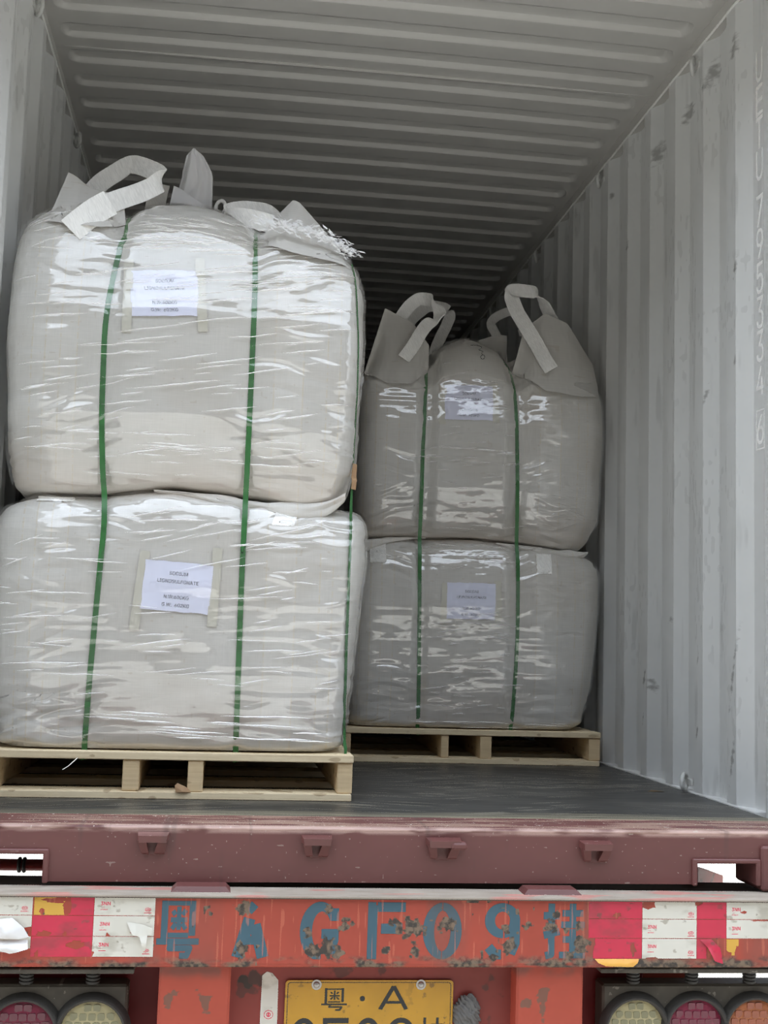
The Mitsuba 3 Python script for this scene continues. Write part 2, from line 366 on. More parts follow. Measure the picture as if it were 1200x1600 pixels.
for y in (.81,):
    ent('ceiling__weld_seam', bx(-1.17, 1.17, y-.003, y+.003, HR+.000, HR+.014, .0015), 'm_ceiling')
ent('wall_back', bx(-1.22, 1.22, LEN, LEN+.04, -.16, 2.75, .003), 'm_wall', kind='structure')
ent('floor', bx(-1.172, 1.172, -.320, LEN, -.028, 0, .002), 'm_floor', kind='structure')
ent('trim_1', bx(-1.22, 1.22, -.535, -.40, 2.585, 2.76, .006), 'm_sill', kind='structure')
# door sill with the two notches at its ends
sp = sbox(-1.2, -.139, 1.2, -.001).difference(sbox(-1.03, -.2, -.866, -.066)).difference(sbox(.838, -.2, 1.02, -.078))
sill = extr(sp, .012, FRONT(0, -.523, 0))
plate = bx(-1.2, 1.2, -.535, -.318, -.014, .0, .004)
ent('trim_2', cat_([sill, plate, tube([(-1.2, -.531, -.004), (0, -.531, -.004), (1.2, -.531, -.004)], .006, 12, 10, False)]), 'm_sill', kind='structure')
def notch_frame(x0, x1, z):
    return cat_([bx(x0, x1, -.545, -.45, z-.012, z, .003), bx(x0-.002, x0+.012, -.545, -.45, -.142, z, .003), bx(x1-.012, x1+.002, -.545, -.45, -.142, z, .003)])
ent('trim_2__notch_frame', notch_frame(-1.03, -.863, -.058), 'm_sill')
ent('trim_2__notch_frame', notch_frame(.831, 1.02, -.071), 'm_sill')
for s in (-1, 1):
    ent('trim_2__corner_casting', bx(min(s*1.022, s*1.22), max(s*1.022, s*1.22), -.548, -.37, -.155, -.036, .006), 'm_sill')
def keeper(x, w, flip):
    """door rod keeper: a capped U bracket welded to the sill"""
    z = -.014-.010*(x+.6)
    top = trimesh.convex.convex_hull(np.array([(x-w/2, -.535, z), (x+w/2, -.535, z), (x-w/2+.004, -.578, z-.004), (x+w/2-.004, -.578, z-.004), (x-w/2, -.535, z-.018), (x+w/2, -.535, z-.018), (x-w/2+.006, -.575, z-.021), (x+w/2-.006, -.575, z-.021)]))
    def leg(xa, xb):
        return trimesh.convex.convex_hull(np.array([(xa, -.535, z-.012), (xb, -.535, z-.012), (xa, -.572, z-.016), (xb, -.572, z-.016), (xa*.9+xb*.1+(.010 if xa < x else -.010), -.535, z-.056), (xb+(.006 if xa < x else -.006), -.535, z-.056), (xa+(.010 if xa < x else -.010), -.552, z-.050), (xb+(.006 if xa < x else -.006), -.552, z-.050)]))
    m = [top, leg(x-w/2+.002, x-w/2+.024), leg(x+w/2-.026, x+w/2-.004)]
    if flip: m.append(bx(x+w/2-.03, x+w/2+.012, -.582, -.545, z-.026, z-.006, .006))
    m.append(bx(x-w*.22, x+w*.2, -.538, -.535, z-.058, z-.022, .001))
    return cat_(m)
for x, w, fl in ((-.604, .080, 0), (-.186, .080, 0), (.147, .092, 1), (.558, .086, 0)):
    ent('trim_2__rod_keeper', keeper(x, w, fl), 'm_sill', smooth=25)
# dark underside: cross members far in from the notches
for y in (.35, .75, 1.15, 1.55):
    ent('floor__cross_member', bx(-.72, .72, y, y+.05, -.15, -.028, .002), 'm_chassis')

ent('ground', bx(-60, 60, -60, 90, -1.56, -1.5), 'm_concrete', kind='structure')

# unseen warehouse added across the yard, facing the truck, to shade the low sky
def facade():
    ms = [bx(-34, 30, -26, -17, -1.5, 10.0, .05), bx(-34.3, 30.3, -26.3, -16.6, 10.0, 10.4, .05)]
    for x in np.arange(-32, 30, 8.): ms.append(bx(x-.25, x+.25, -17, -16.75, -1.5, 10.0, .03))
    for x in np.arange(-28, 28, 8.): ms.append(bx(x-2, x+2, -17.02, -16.92, -1.5, 3.0, .02))
    return cat_(ms)
mat('facade', pr((.13, .122, .115), .8, spec=.3))
ent('wall_yard_added', facade(), 'm_facade', kind='structure')

# ------------------------------------------------------------------ jumbo bags
def cube_faces(spec):
    """spec: list of (axis, sign, uvals, vvals); returns merged vertices on the unit cube and triangles."""
    V, F, off = [], [], 0
    for ax, sg, us, vs in spec:
        U, Q = np.meshgrid(us, vs, indexing='ij'); P = np.zeros(U.shape+(3,))
        o = [k for k in range(3) if k != ax]; P[..., ax] = sg; P[..., o[0]] = U; P[..., o[1]] = Q
        f = grid_faces(*U.shape, off); d = (1 if ax != 1 else -1)*sg
        F.append(f if d > 0 else f[:, ::-1]); V.append(P.reshape(-1, 3)); off += U.size
    V, F = np.vstack(V), np.vstack(F)
    k = np.round(V, 6); u, inv = np.unique(k, axis=0, return_inverse=True); inv = inv.ravel()
    F = inv[F]; F = F[(F[:, 0] != F[:, 1]) & (F[:, 1] != F[:, 2]) & (F[:, 0] != F[:, 2])]
    return u, F
def lin(n): return np.sin(np.linspace(-1, 1, n)*1.05)/math.sin(1.05)
class Bag:
    def __init__(s, left, right, front, back, zb, zt, seed, M, nh=9.0, mv=10.0, creases=70, dimples=(), mb=26.0):
        s.left, s.right, s.front, s.back, s.zb, s.zt, s.seed, s.M, s.nh, s.mv, s.dim, s.mb = left, right, front, back, zb, zt, seed, M, nh, mv, dimples, mb
        r = np.random.default_rng(seed); s.cr = []
        for k in range(creases):
            side = r.choice([-1, 1]); x = side*r.uniform(.2, .56); c = r.choice([r.uniform(-.9, .9), r.uniform(.45, .85), r.uniform(-.9, -.6)])
            s.cr.append((x, c, r.uniform(.05, .15), r.uniform(.006, .013), r.uniform(-.22, .22)+.12*side*np.sign(c), r.choice([-1, 1], p=[.65, .35])*r.uniform(.002, .0055)))
    def smooth(s, q):
        """unit cube points -> local coordinates of the smooth bag"""
        rh = (np.abs(q[:, 0])**s.nh+np.abs(q[:, 1])**s.nh)**(1/s.nh)
        ex = np.where(q[:, 2] > 0, s.mv, s.mb); rr = (rh**ex+np.abs(q[:, 2])**ex)**(1/ex)
        n = q/np.maximum(rr, 1e-9)[:, None]
        c = n[:, 2]
        L, R = np.interp(c, *s.left), np.interp(c, *s.right); mid, hw = (L+R)/2, (R-L)/2
        f, b = np.interp(c, *s.front), np.interp(c, *s.back); my, hy = (f+b)/2, (b-f)/2
        x, y = mid+n[:, 0]*hw, my+n[:, 1]*hy
        zt, zb = s.zt(x, y), s.zb(x, y); zm = .5*(np.median(zt)+np.median(zb))
        z = np.where(c > 0, zm+c*(zt-zm), zm+c*(zm-zb))
        return np.c_[x, y, z], c
    def shape(s, q, crease=True):
        p, c = s.smooth(q)
        d = .020*(meshkit.fbm(p*np.array([3.2, 3.2, 3.4])+s.seed*3.1, 3, seed=s.seed)-.5)
        d = d+.006*(meshkit.fbm(p*np.array([7, 7, 14.])+s.seed, 2, seed=s.seed+5)-.5)
        side = np.where(p[:, 1] < .2, p[:, 0], p[:, 1]+10)
        for x0, amp, w in s.dim:
            d = d-amp*np.exp(-((p[:, 0]-x0)/w)**2)*(p[:, 1] < .35)
        if crease:
            for x, cc, ln, sg, sl, am in s.cr:
                dx = (p[:, 0]-x)/ln
                near = np.abs(dx) < 1.2
                if not near.any(): continue
                zc = cc*.45+sl*(p[:, 0]-x)+.015*np.sin((p[:, 0]-x)*18+x*50); zl = p[:, 2]-np.mean(p[:, 2])
                d = d+am*np.exp(-dx*dx*2.2)*np.exp(-((zl-zc)/sg)**2)*(p[:, 1] < .5)
            # gathers near the closed bottom and top edges
            edge = np.clip((np.abs(c)-.72)/.25, 0, 1)
            d = d+.007*edge*(meshkit.noise(np.c_[p[:, 0]*9+p[:, 2]*14, p[:, 1]*9, p[:, 2]*42]+s.seed, seed=s.seed)-.5)
            d = d+.0022*(meshkit.noise(np.c_[p[:, 0]*5+p[:, 2]*7, p[:, 1]*5, p[:, 2]*55]+s.seed*2, seed=s.seed+8)-.5)*np.clip(np.abs(p[:, 0])/.4, .25, 1)
        return p, d, c
    def mesh(s):
        a, b, c = lin(170), lin(70), lin(150)
        q, F = cube_faces([(1, -1, a, c), (1, 1, a, c), (0, -1, b, c), (0, 1, b, c), (2, 1, a, b), (2, -1, a, b)])
        p, d, cc = s.shape(q)
        n = vnorm(p, F); v = p+n*d[:, None]*(np.abs(cc) < .985)[:, None]
        return v, F, np.c_[v[:, 0]+(v[:, 1]-.05)*.0, v[:, 2]]
def vnorm(v, F):
    fn = np.cross(v[F[:, 1]]-v[F[:, 0]], v[F[:, 2]]-v[F[:, 0]]); n = np.zeros_like(v)
    for k in range(3): np.add.at(n, F[:, k], fn)
    n /= np.maximum(np.linalg.norm(n, axis=1, keepdims=True), 1e-12)
    cen = v-v.mean(0)
    return n if (n*cen).sum() > 0 else -n
def to_world(M, v): return np.asarray(v)@M[:3, :3].T+M[:3, 3]
def stackM(x, y, deg):
    a = math.radians(deg); M = np.eye(4); M[:3, :3] = [[math.cos(a), -math.sin(a), 0], [math.sin(a), math.cos(a), 0], [0, 0, 1]]; M[:3, 3] = (x, y, 0); return M
ML, MR, MRP = stackM(-.590, .0, .0), stackM(.578, 1.25, -1.2), stackM(.578, 1.25, -2.0)
def gs(x, c, w): return np.exp(-((x-c)/w)**2)
# seams: height of the plane where the lower bag meets the upper one
seamL = lambda x, y: np.interp(x, [-.55, -.25, -.03, .23, .36, .46, .56], [.905, .915, .943, .920, .893, .90, .93])
seamR = lambda x, y: np.interp(x, [-.52, -.3, 0., .25, .4, .55], [.905, .925, .935, .915, .895, .885])
cc = lambda *p: (np.array([a for a, _ in p]), np.array([b for _, b in p]))
bags = {}
bags['L0'] = Bag(cc((-1, -.535), (-.5, -.56), (0, -.570), (.8, -.57), (1, -.555)), cc((-1, .535), (-.6, .545), (0, .562), (.5, .585), (.85, .592), (1, .57)), cc((-1, .018), (-.4, -.012), (.3, -.02), (1, .0)), cc((-1, 1.07), (0, 1.10), (1, 1.07)),
                lambda x, y: .1395+0*x, seamL, 3, ML, dimples=((-.25, .010, .03), (.19, .010, .03)))
topL = lambda x, y: 1.85+.035*gs(x, -.04, .16)+.045*gs(x, -.40, .13)*gs(y, .2, .25)-.03*gs(x, -.22, .05)-.02*gs(x, .20, .05)-.05*np.clip((x-.05)/.35, 0, 1)+.05*gs(y, .5, .35)*gs(x, 0, .4)
bags['L1'] = Bag(cc((-1, -.530), (-.75, -.552), (0, -.568), (.5, -.572), (.8, -.565), (1, -.50)), cc((-1, .51), (-.75, .538), (0, .558), (.5, .560), (.8, .54), (1, .47)), cc((-1, .03), (-.5, -.03), (.2, -.035), (.7, .0), (1, .06)), cc((-1, 1.05), (0, 1.10), (1, 1.04)),
                lambda x, y: seamL(x, y)+.004, topL, 4, ML, mv=6.5, mb=26., dimples=((-.235, .010, .03), (.195, .010, .03)))
bags['R0'] = Bag(cc((-1, -.525), (-.5, -.53), (0, -.525), (.8, -.50), (1, -.49)), cc((-1, .49), (-.6, .53), (0, .555), (.6, .568), (.9, .572), (1, .56)), cc((-1, .02), (-.4, -.012), (.3, -.02), (1, .0)), cc((-1, 1.06), (0, 1.08), (1, 1.05)),
                lambda x, y: .1395+0*x, seamR, 6, MR, creases=45, dimples=((-.22, .012, .03), (.185, .012, .03)))
def topR(x, y):
    e = 1.735+.095*gs(x, -.02, .145)
    for ex, h in ((-.385, .075), (.345, .085)):
        for ey in (.17, .93):
            e = e+h*np.exp(-(np.hypot((x-ex)/.125, (y-ey)/.16))**1.25)
    e = e-.035*gs(x, -.205, .04)*gs(y, .05, .3)-.035*gs(x, .165, .04)*gs(y, .05, .3)
    return e-.03*np.clip((np.abs(x)-.42)/.12, 0, 1)
bags['R1'] = Bag(cc((-1, -.49), (-.7, -.505), (0, -.510), (.6, -.505), (1, -.44)), cc((-1, .50), (-.7, .56), (0, .570), (.5, .568), (.8, .553), (1, .51)), cc((-1, .03), (-.5, -.03), (.2, -.045), (.6, -.02), (1, .06)), cc((-1, 1.05), (0, 1.08), (1, 1.04)),
                lambda x, y: seamR(x, y)+.004, topR, 9, MR, mv=6.0, mb=22., creases=45, dimples=((-.212, .022, .035), (.178, .022, .035)))
NAMES = {'L1': 'bulk_bag', 'L0': 'bulk_bag_001', 'R1': 'bulk_bag_002', 'R0': 'bulk_bag_003'}
BAGLAB = {'L1': 'white woven bulk bag on top of the front left stack, webbing loop and flaps up',
          'L0': 'white woven bulk bag at the bottom of the front left stack, on its pallet',
          'R1': 'greyish white bulk bag on top of the rear stack, its four loops standing up',
          'R0': 'greyish white bulk bag at the bottom of the rear stack, on the farther pallet'}
front = {}
for k, B in bags.items():
    v, F, uv = B.mesh(); name = NAMES[k]
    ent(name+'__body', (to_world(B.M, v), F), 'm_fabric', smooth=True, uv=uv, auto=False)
    lab(name, BAGLAB[k], 'bulk bag')
    n = vnorm(v, F); sel = (n[:, 1] < -.05) & (v[:, 1] < .5)
    B.F = LinearNDInterpolator(v[sel][::2][:, [0, 2]], v[sel][::2][:, 1])
    t = (n[:, 2] > .1) & (v[:, 2] > v[:, 2].mean()); B.T = LinearNDInterpolator(v[t][::2][:, :2], v[t][::2][:, 2])
    sd = (n[:, 0] > .05) & (v[:, 0] > 0); B.G = LinearNDInterpolator(v[sd][::2][:, [1, 2]], v[sd][::2][:, 0])
def fronty(side, x, z):
    a, b = bags[side+'0'].F(x, z), bags[side+'1'].F(x, z)
    a, b = np.where(np.isnan(a), 9, a), np.where(np.isnan(b), 9, b)
    y = np.minimum(a, b); return np.where(y > 8, .06, y)

# paper sheets taped on the bags
def warp(side, M, x0, z0, rot, off, bulge=0.0):
    ca, sa = math.cos(rot), math.sin(rot)
    def fn(P):
        x, z = x0+P[:, 0]*ca-P[:, 1]*sa, z0+P[:, 0]*sa+P[:, 1]*ca
        xs = [x+dx for dx in (-.02, 0, .02)]
        y = np.mean([fronty(side, a, z) for a in xs], 0)
        w = .0016*(meshkit.noise(np.c_[P[:, 0]*60, P[:, 1]*22, P[:, 0]*0+z0*9], seed=2))+.002*(meshkit.noise(np.c_[P[:, 0]*18, P[:, 1]*15, P[:, 0]*0+z0*5], seed=4))
        return to_world(M, np.c_[x, y-off-w-P[:, 2], z])
    return fn
def sheet(w, h, n, m, wp, th=.0003, ragged=0.0):
    X, Z = np.meshgrid(np.linspace(-w/2, w/2, n), np.linspace(-h/2, h/2, m), indexing='ij')
    P = np.c_[X.ravel(), Z.ravel(), np.zeros(X.size)]
    if ragged: P[:, :2] += ragged*(meshkit.noise(np.c_[P[:, :2]*40, P[:, 0]*0], seed=9)-.5)[:, None]
    a = wp(P+[0, 0, th]); b = wp(P); f = grid_faces(n, m)
    return trimesh.Trimesh(np.vstack([a, b]), np.vstack([f, f[:, ::-1]+len(a)]), process=False)
def text_on(lines, wp, h, off):
    ms = []
    for text, zz in lines:
        m = meshkit.text_mesh(text, h, .0003); lo, hi = m.bounds
        v = np.array(m.vertices)-[(lo[0]+hi[0])/2, 0, 0]; m.vertices = v*[.94, 1, 1]+[0, zz, off]
        m = m.subdivide_to_size(.012) if False else m
        m.vertices = wp(np.array(m.vertices)); ms.append(m)
    return cat_(ms)
for k, side, x, z, rot in (('L1', 'L', -.082, 1.538, .055), ('L0', 'L', -.002, .634, -.065), ('R1', 'R', -.042, 1.497, .01), ('R0', 'R', -.012, .667, .0)):
    B = bags[k]; wp = warp(side, B.M, x, z, rot, .0035); name = NAMES[k]
    ent(name+'__paper_label', sheet(.205, .150, 26, 18, wp, ragged=.004), 'm_paper', smooth=60, label='white paper label with four lines of print', auto=False)
    for line in (('SODIUM', .034), ('LIGNOSULFONATE', .010), ('N.W:600KG', -.037), ('G.W:  602KG', -.061)):
        ent(name+'__paper_label__lettering', text_on([line], wp, .0105, .0006), 'm_ink', kind='stuff')
    for sx in (-1, 1):
        wt = warp(side, B.M, x+sx*.112, z-.005+sx*.008, rot+sx*.03, .0028)
        ent(name+'__paper_label__tape', sheet(.030, .24 if side == 'L' else .17, 5, 22, wt), 'm_packing_tape', smooth=60)

# lifting loops and flaps; points are (x, y, z) in the stack's own coordinates
def loop(key, M, pts, wd, width=.066, thick=.004, n=60, smooth=True):
    wd = np.asarray(wd, float)
    m = ribbon(to_world(M, pts), wd@M[:3, :3].T, width, thick, n, smooth, wav=0)
    return ent(key+'__lifting_loop', m, 'm_webbing', smooth=50)
def flap(key, M, outline, thick=.0022, bulge=.02, seed=1, label=None, matn='m_fabric', n=16, front=False):
    """a standing cloth flap: outline = bottom polyline and top polyline of equal counts, puffed and creased"""
    lo, hi = np.array(outline[0], float), np.array(outline[1], float)
    lo = resample(lo, n, False); side = 'L' if M is ML else 'R'
    if front: lo[:, 1] = np.minimum(fronty(side, lo[:, 0], lo[:, 2])-.0025, .08)
    lo, hi = resample(lo, n, False), resample(hi, n, False)
    t = np.linspace(0, 1, n)[None, :, None]; P = lo[:, None]*(1-t)+hi[:, None]*t
    u = np.linspace(0, 1, n)[:, None]; tt = np.linspace(0, 1, n)[None]
    d = bulge*np.sin(np.pi*u)*(1-.5*tt)*(1-tt**4)+.012*(meshkit.noise(np.stack(np.broadcast_arrays(u*6+tt*2, tt*3, u*0+seed), -1), seed=seed)-.5)
    nrm = np.array([0, -1, .15]); A = P+nrm*d[..., None]; Bk = A+np.array([0, thick, 0])
    v = np.vstack([A.reshape(-1, 3), Bk.reshape(-1, 3)]); f = grid_faces(n, n); N = n*n
    bd = [i*n for i in range(n)]+[(n-1)*n+j for j in range(1, n)]+[i*n+n-1 for i in range(n-2, -1, -1)]+[j for j in range(n-2, 0, -1)]
    sidef = []
    for a, b in zip(bd, bd[1:]+bd[:1]): sidef += [[a, b, b+N], [a, b+N, a+N]]
    m = trimesh.Trimesh(to_world(M, v), np.vstack([f, f[:, ::-1]+N, sidef]), process=False)
    uv = np.c_[v[:, 0]*.2-.1, v[:, 2]]
    return ent(key+'__corner_flap', m, matn, smooth=True, uv=uv, label=label)
b1 = NAMES['L1']
# front left flap and its loop
flap(b1, ML, ([(-.46, .17, 1.76), (-.38, .13, 1.74), (-.29, .13, 1.74), (-.22, .17, 1.78)], [(-.424, .20, 1.985), (-.406, .20, 1.976), (-.353, .19, 1.937), (-.24, .17, 1.905)]), bulge=.02, seed=3, n=24, front=True)
loop(b1, ML, [(-.40, .36, 1.90), (-.349, .36, 2.003), (-.296, .36, 2.050), (-.240, .345, 2.083), (-.215, .325, 2.075), (-.175, .29, 2.052), (-.140, .25, 2.022), (-.126, .22, 1.992), (-.135, .19, 1.965), (-.176, .17, 1.930), (-.242, .12, 1.880), (-.30, .075, 1.835)],
     [(-.6, .1, .8), (-.6, .1, .8), (-.5, .1, .85), (-.1, .15, 1), (.1, .2, 1), (.15, .3, 1), (.1, .4, .9), (0, .3, 1), (-.15, .2, 1), (-.3, .1, .95), (-.5, 0, .9), (-.6, -.1, .8)], .066, n=90)
# sewn foot of that loop on the bag's front
loop(b1, ML, [(-.27, .055, 1.842), (-.31, .025, 1.802), (-.347, .0, 1.758), (-.378, -.012, 1.722)], [(-.6, -.3, .8), (-.6, -.2, .8), (-.6, -.1, .8), (-.6, -.1, .8)], .080, .004, 20)
# rear left loop end, seen behind
loop(b1, ML, [(-.175, .62, 1.90), (-.172, .62, 2.0), (-.155, .62, 2.125)], [(1, 0, -.2)]*3, .07, .004, 10)
# filling spout cloth standing up, with a tie cord
def spout():
    n, m = 60, 30; a = np.linspace(0, 2*np.pi, n, endpoint=False); t = np.linspace(0, 1, m)
    w = np.interp(t, [0, .2, .5, .75, .93, 1], [.080, .074, .062, .052, .030, .004])
    cx = np.interp(t, [0, .3, .7, 1], [-.035, -.032, -.018, -.034])
    A, Tt = np.meshgrid(a, t, indexing='ij')
    fold = 1+.28*np.sin(3*A+Tt*2.5)+.16*np.sin(7*A-Tt*4)+.35*(meshkit.noise(np.stack([np.cos(A)*3, np.sin(A)*3, Tt*6], -1), seed=5)-.5)
    x = cx+w*np.cos(A)*(.85+.15*fold); y = .52+w*.45*np.sin(A)*fold-.02*fold; z = 1.88+.335*Tt+.006*np.sin(5*A)
    v = np.stack([x, y, z], -1).reshape(-1, 3)
    f = grid_faces(n, m); j = np.arange(m-1); b0 = (n-1)*m
    wrap = np.vstack([np.stack([b0+j, j, j+1], 1), np.stack([b0+j, j+1, b0+j+1], 1)])
    return trimesh.Trimesh(to_world(ML, v), np.vstack([f, wrap]), process=False)
ent(b1+'__filling_spout', spout(), 'm_liner', smooth=True, label='crumpled thin white spout cloth standing up', auto=False)
flap(b1, ML, ([(-.125, .42, 1.86), (-.06, .40, 1.85), (.045, .42, 1.86)], [(-.095, .43, 2.053), (-.075, .43, 2.045), (.035, .42, 1.975)]), bulge=.02, seed=8, matn='m_liner')
ent(b1+'__tie_cord', tube(to_world(ML, [(.052, .40, 1.89), (.053, .40, 1.955), (.056, .40, 1.983), (.074, .40, 1.999), (.088, .40, 1.980), (.078, .40, 1.945), (.060, .40, 1.89)]), .0065, 40, 8), 'm_webbing', smooth=True, auto=False)
# front right loop lying low and the right flap
loop(b1, ML, [(.085, .24, 1.84), (.090, .28, 1.900), (.105, .30, 1.925), (.160, .31, 1.942), (.213, .31, 1.940), (.256, .29, 1.905), (.30, .27, 1.84)], [(.1, .1, 1), (.1, .1, 1), (0, .1, 1), (-.1, .1, 1), (.1, .1, 1), (.3, .1, 1), (.4, .1, 1)], .062, .004, 50)
loop(b1, ML, [(.092, .27, 1.905), (.10, .22, 1.880), (.15, .17, 1.865), (.242, .13, 1.835)], [(0, .2, 1), (-.1, .1, 1), (-.15, 0, 1), (-.2, 0, 1)], .060, .004, 30)
flap(b1, ML, ([(.20, .15, 1.74), (.30, .12, 1.70), (.40, .13, 1.69), (.49, .18, 1.68)], [(.249, .15, 1.862), (.311, .17, 1.937), (.330, .17, 1.932), (.470, .18, 1.785)]), bulge=.02, seed=12, n=24, front=True)
# rear stack: flaps and four loops on its top bag
b3 = NAMES['R1']
flap(b3, MR, ([(-.480, .1, 1.62), (-.39, .05, 1.56), (-.29, .05, 1.56), (-.205, .05, 1.64)], [(-.389, .16, 1.934), (-.365, .16, 1.926), (-.262, .15, 1.872), (-.195, .13, 1.775)]), bulge=.018, seed=31, n=26, front=True)
flap(b3, MR, ([(.165, .1, 1.66), (.28, .05, 1.56), (.43, .05, 1.54), (.545, .1, 1.56)], [(.222, .13, 1.868), (.325, .16, 1.957), (.424, .15, 1.915), (.548, .17, 1.735)]), bulge=.022, seed=33, n=26, front=True)
loop(b3, MR, [(-.335, .24, 1.86), (-.305, .23, 1.925), (-.262, .23, 1.983), (-.222, .23, 2.008), (-.187, .21, 2.000), (-.160, .18, 1.970), (-.148, .15, 1.925), (-.158, .12, 1.897), (-.205, .10, 1.862), (-.238, .06, 1.815), (-.275, .03, 1.747), (-.318, .012, 1.682)],
     [(.8, .1, -.6), (.8, .1, -.6), (.6, .1, -.8), (.2, .1, -1), (.3, .1, -1), (.85, -.1, -.5), (1, -.2, -.1), (.8, -.3, .5), (.7, -.2, -.7), (.85, -.1, -.5), (.9, -.1, -.45), (.9, -.1, -.4)], .056, n=90)
loop(b3, MR, [(-.22, .92, 1.95), (-.182, .92, 2.085), (-.132, .92, 2.140), (-.081, .92, 2.172), (-.015, .92, 2.165), (.018, .92, 2.130), (.0, .92, 2.075), (-.044, .91, 1.975), (-.07, .9, 1.88)],
     [(.8, 0, -.5), (.8, 0, -.5), (.6, .1, -.7), (.2, .1, -1), (.3, .1, -1), (.9, .1, -.2), (.9, 0, .3), (.9, 0, .35), (.9, 0, .3)], .056, n=70)
loop(b3, MR, [(.312, -.022, 1.660), (.296, -.010, 1.69), (.262, .035, 1.775), (.222, .085, 1.870), (.192, .13, 1.945), (.178, .16, 2.00), (.172, .185, 2.040), (.186, .20, 2.060), (.233, .21, 2.066), (.285, .22, 2.066), (.325, .235, 2.035), (.36, .25, 1.985), (.392, .26, 1.93), (.41, .26, 1.88)],
     [(1, -.05, .35), (1, -.05, .35), (1, -.1, .40), (1, -.15, .42), (1, -.2, .38), (.95, -.3, .2), (.4, -.3, -.9), (.05, -.2, -1), (0, -.2, -1), (.2, -.2, -1), (.7, -.3, -.7), (.7, -.4, -.5), (.7, -.4, -.5), (.7, -.4, -.5)], .064, n=110)
loop(b3, MR, [(.40, .93, 2.05), (.33, .93, 2.170), (.28, .93, 2.152), (.238, .93, 2.120), (.228, .92, 2.095), (.248, .92, 2.055), (.274, .91, 2.00), (.29, .90, 1.88)], [(-.5, 0, 1), (-.2, 0, 1), (-.4, 0, .9), (-.7, 0, .7), (-.9, 0, -.1), (-.9, 0, -.3), (-.9, 0, -.2), (-.9, 0, -.1)], .046, n=60)
# a tuft of gathered cloth behind the dome of the rear bag
flap(b3, MR, ([(.06, .5, 1.74), (.14, .48, 1.75), (.22, .5, 1.74)], [(.09, .5, 1.905), (.15, .5, 1.925), (.226, .5, 1.935)]), bulge=.03, seed=21)
# flattened loop ends of the lower bags, pressed under the upper ones
def stub(key, side, M, x0, x1, z0, z1, skew=0.0):
    n = 8; X, Z = np.meshgrid(np.linspace(x0, x1, n), np.linspace(z0, z1, n), indexing='ij')
    X = X+skew*(Z-z0); y = fronty(side, X.ravel(), Z.ravel()); y = np.minimum(y, np.nanmedian(y)+.02)
    A = np.c_[X.ravel(), y-.006-.002*np.sin(Z.ravel()*300), Z.ravel()]; Bk = A+[0, .004, 0]; f = grid_faces(n, n); N = n*n
    bd = [i*n for i in range(n)]+[(n-1)*n+j for j in range(1, n)]+[i*n+n-1 for i in range(n-2, -1, -1)]+[j for j in range(n-2, 0, -1)]
    sf = []
    for a, b in zip(bd, bd[1:]+bd[:1]): sf += [[a, b, b+N], [a, b+N, a+N]]
    ent(key+'__lifting_loop', trimesh.Trimesh(to_world(M, np.vstack([A, Bk])), np.vstack([f, f[:, ::-1]+N, sf]), process=False), 'm_webbing', smooth=50)
stub(NAMES['L0'], 'L', ML, .275, .345, .835, .885, .3); stub(NAMES['L0'], 'L', ML, -.44, -.33, .885, .902)
stub(NAMES['R0'], 'R', MR, -.435, -.370, .815, .90); stub(NAMES['R0'], 'R', MR, .265, .330, .79, .875)

# marker scribble near the top of the rear stack's upper bag
sx = np.array([-.020, .004, .030, .022, .012, .030, .022, .034, .024, .014, .024]); sz = np.array([1.772, 1.776, 1.768, 1.757, 1.750, 1.742, 1.730, 1.716, 1.700, 1.708, 1.722])
ent(NAMES['R1']+'__body__marker_scribble', tube(to_world(MR, np.c_[sx, fronty('R', sx, sz)-.001, sz]), .0015, 70, 6), 'm_stitch', smooth=True, label='black marker scribble', auto=False)
def top_fold(key, side, M, pts, seed):
    """a rolled gather of cloth along the seam: (x, z, height) control points"""
    P = resample(np.array(pts, float), 90, True); x, z, h = P.T; k = 18; a = np.linspace(0, 2*np.pi, k, endpoint=False)
    y0 = np.minimum(fronty(side, x, z-h*.5), .03); y0 = np.convolve(np.pad(y0, 6, 'edge'), np.ones(13)/13, 'valid')
    A, X = np.meshgrid(a, x, indexing='ij'); H = h[None]/2; Y0 = y0[None]; Zc = (z-h/2)[None]
    r = 1+.9*(meshkit.noise(np.stack([np.cos(A)*1.6+X*3, np.sin(A)*1.6, X*9], -1), seed=seed)-.5)+.22*(meshkit.noise(np.stack([A*2.6, X*26+A*3, X*0], -1), seed=seed+1)-.5)
    v = np.stack([X, Y0+.024-.028*np.cos(A)*np.clip(H/.02, .3, 1)*r, Zc+H*np.sin(A)*r], -1).transpose(1, 0, 2).reshape(-1, 3)
    f = []
    for i in range(89):
        for j in range(k): f.append([i*k+j, i*k+(j+1) % k, (i+1)*k+(j+1) % k, (i+1)*k+j])
    F = np.array(f); F = np.vstack([F[:, [0, 1, 2]], F[:, [0, 2, 3]]])
    ent(key+'__top_fold', (to_world(M, v), F), 'm_fabric', smooth=True, uv=np.c_[v[:, 0], v[:, 2]])
top_fold(NAMES['L0'], 'L', ML, [(-.09, .935, .006), (.05, .930, .026), (.20, .915, .050), (.33, .905, .052), (.43, .918, .045), (.505, .950, .024)], 5)
top_fold(NAMES['R0'], 'R', MR, [(.10, .92, .008), (.25, .912, .038), (.40, .900, .050), (.46, .893, .036), (.50, .896, .010)], 7)
top_fold(NAMES['R0'], 'R', MR, [(-.48, .903, .024), (-.43, .912, .045), (-.34, .925, .020), (-.2, .93, .006)], 8)

